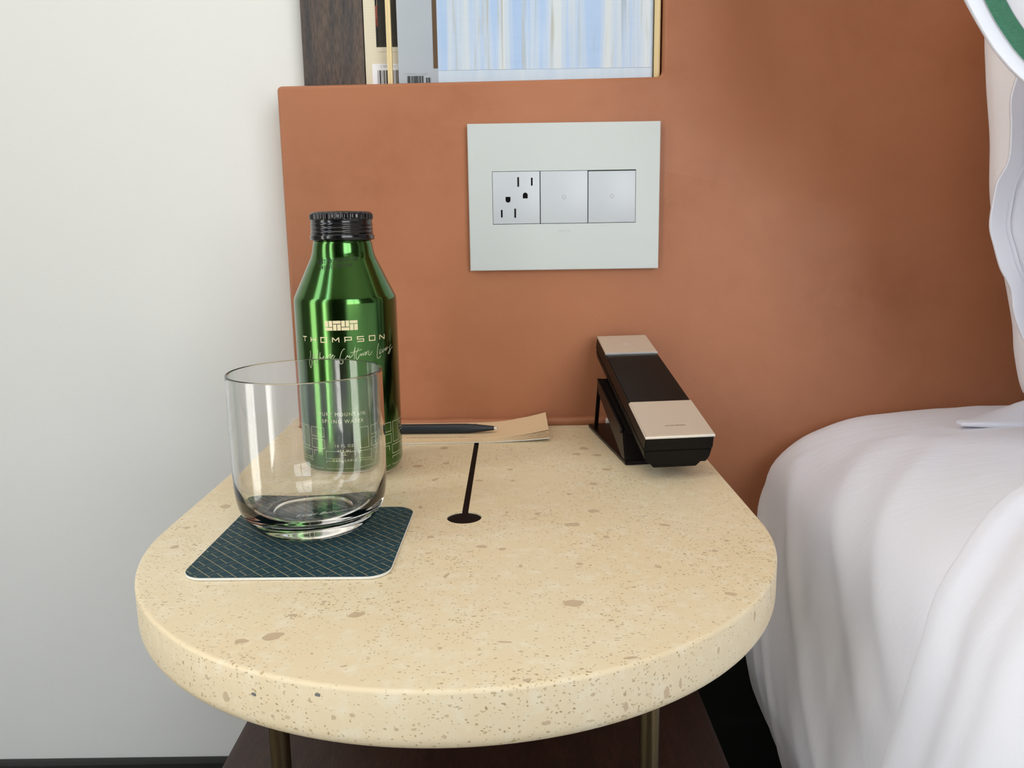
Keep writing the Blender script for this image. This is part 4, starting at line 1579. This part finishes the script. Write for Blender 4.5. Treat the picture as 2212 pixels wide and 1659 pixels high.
def pillow(name, tab, xr, y0_, T, lean, material, label, seed, flange=0.0, zs_=None, parent=None):
    """tab: (z, x) of the left outline; lean: dy per metre of height"""
    tab = smooth_tab(tab)
    za, zb = tab[0][0], tab[-1][0]
    kz, kx = 90, 110
    fun = {}

    def surf(u_, v, side):
        z = za + (zb - za) * v
        xl = lerp_tab(tab, z)
        x = xl + (xr - xl) * u_
        ex = min(1.0, (x - xl) / 0.16)
        fl = max(0.0, (x - xl) - flange)
        ex = min(1.0, fl / 0.16)
        prof_x = math.sqrt(max(0, 1 - (1 - ex) ** 2)) if ex < 1 else 1
        er = min(1.0, (xr - x) / 0.16)
        prof_x *= math.sqrt(max(0, 1 - (1 - er) ** 2))
        ev = min(1, v / 0.28) if v < 0.5 else min(1, (1 - v) / 0.28)
        prof_v = math.sqrt(max(0, 1 - (1 - ev) ** 2))
        t_ = T * prof_x * prof_v + 0.0014
        wr = 0.004 * noise.noise(Vector((x * 16, z * 16, seed))) + 0.0022 * noise.noise(Vector((x * 40, z * 18, seed + 2)))
        wr *= min(1.0, (x - xl) / 0.02)
        return Vector((x, y0_ + lean * (z - za) + side * t_ + wr + (0.006 * noise.noise(Vector((z * 12, seed, 1))) if flange else 0), z))
    V, F = [], []
    for side in (-1, 1):
        for a in range(kz + 1):
            for b in range(kx + 1):
                u_ = (b / kx) ** 1.8
                V.append(surf(u_, a / kz, side))
    n1 = (kz + 1) * (kx + 1)
    for a in range(kz):
        for b in range(kx):
            q_ = a * (kx + 1) + b
            F.append((q_, q_ + 1, q_ + kx + 2, q_ + kx + 1))
            q2 = n1 + q_
            F.append((q2, q2 + kx + 1, q2 + kx + 2, q2 + 1))
    for a in range(kz):
        q_ = a * (kx + 1)
        F.append((q_, q_ + kx + 1, n1 + q_ + kx + 1, n1 + q_))
        q_ = a * (kx + 1) + kx
        F.append((q_ + kx + 1, q_, n1 + q_, n1 + q_ + kx + 1))
    for b in range(kx):
        F.append((b + 1, b, n1 + b, n1 + b + 1))
        q_ = kz * (kx + 1) + b
        F.append((q_, q_ + 1, n1 + q_ + 1, n1 + q_))
    root = thing(name, label, 'pillow', (0.62, y0_, za), 0, 'pillows stacked against the headboard')
    off = Vector((0.62, y0_, za))
    pydata('pillowcase', [v_ - off for v_ in V], F, material, root, smooth=True)

    def strip(pname, o0, o1, material_, lift, v0=0.02, v1=0.98):
        VV, FF = [], []
        kk_ = 120
        for a in range(kk_ + 1):
            v = v0 + (v1 - v0) * a / kk_
            z = za + (zb - za) * v
            xl = lerp_tab(tab, z)
            for b in range(5):
                x = xl + o0 + (o1 - o0) * b / 4
                p_ = surf((x - xl) / (xr - xl), v, -1)
                p_.y -= lift
                VV.append(p_ - off)
        for a in range(kk_):
            for b in range(4):
                q_ = a * 5 + b
                FF.append((q_, q_ + 1, q_ + 6, q_ + 5))
        pydata(pname, VV, FF, material_, root, smooth=True)
    return root, strip


# rear pillow leaning on the leather
pillow('pillow', [(0.022, 0.445), (0.0344, 0.4275), (0.0661, 0.4182), (0.0933, 0.4144), (0.1316, 0.405), (0.1691, 0.3938), (0.2014, 0.3871), (0.2442, 0.3838), (0.2919, 0.3768), (0.34, 0.374), (0.40, 0.388), (0.43, 0.43)], 0.95, -0.058, 0.044, 0.02, M_CASESHADE, 'white pillow tinted pink for shade, leaning flat against the leather headboard', 3.0)
# middle pillow with a stitched open hem
r2, s2_ = pillow('pillow', [(0.030, 0.410), (0.060, 0.385), (0.0895, 0.3646), (0.1114, 0.3541), (0.1293, 0.3498), (0.1438, 0.3411), (0.1597, 0.3354), (0.1736, 0.3319), (0.1926, 0.334), (0.2045, 0.3364), (0.2178, 0.3425), (0.238, 0.3415), (0.2577, 0.3384), (0.274, 0.3409), (0.30, 0.345), (0.34, 0.37), (0.37, 0.42)], 0.95, -0.154, 0.040, 0.02, M_CASE, 'white pillow with a stitched wavy hem in the middle of the stack', 11.0, flange=0.030)
s2_('hem_seam', 0.0105, 0.0128, M_CASE, 0.0012)
# front pillow with a green stripe
r3, s3_ = pillow('pillow', [(0.034, 0.45), (0.050, 0.405), (0.10, 0.385), (0.18, 0.362), (0.222, 0.334), (0.2536, 0.2923), (0.2664, 0.2786), (0.274, 0.2720), (0.2989, 0.2547), (0.330, 0.236), (0.3806, 0.2200), (0.4479, 0.2195), (0.48, 0.25)], 0.95, -0.246, 0.045, 0.02, M_CASE, 'front white pillow with a green embroidered stripe along its edge', 21.0, flange=0.012)
s3_('green_stripe', 0.0095, 0.0152, M_STRIPE, 0.0010)
# corner of cloth lying on the sheet beneath the pillows
V, F = [], []
kx, ky = 40, 14
for s in (0, 1):
    for i in range(kx + 1):
        for j in range(ky + 1):
            u_, v = i / kx, j / ky
            x = 0.352 + 0.30 * u_
            wid = 0.008 + 0.075 * min(1, u_ * 3.0)
            y = -0.098 + (v - 0.42) * wid
            hgt_ = 0.0080 + 0.012 * smooth01(u_ * 4) * math.sin(PI * min(1, max(0.0, v))) + 0.004 * noise.noise(Vector((x * 30, y * 40, 2)))
            V.append((x, y, 0.0175 + 0.002 * u_ + (hgt_ * min(1.0, 0.35 + 3 * u_) if s else 0.0)))
n1 = (kx + 1) * (ky + 1)
for i in range(kx):
    for j in range(ky):
        a = i * (ky + 1) + j
        F.append((n1 + a, n1 + a + ky + 1, n1 + a + ky + 2, n1 + a + 1))
        F.append((a, a + 1, a + ky + 2, a + ky + 1))
    a = i * (ky + 1)
    F.append((a, a + ky + 1, n1 + a + ky + 1, n1 + a))
    a = i * (ky + 1) + ky
    F.append((a + ky + 1, a, n1 + a, n1 + a + ky + 1))
for j in range(ky):
    F.append((j + 1, j, n1 + j, n1 + j + 1))
tag(pydata('sheet_fold', V, F, M_CASE, smooth=True), 'loose white cloth corner lying on the sheet under the pillows', 'cloth')
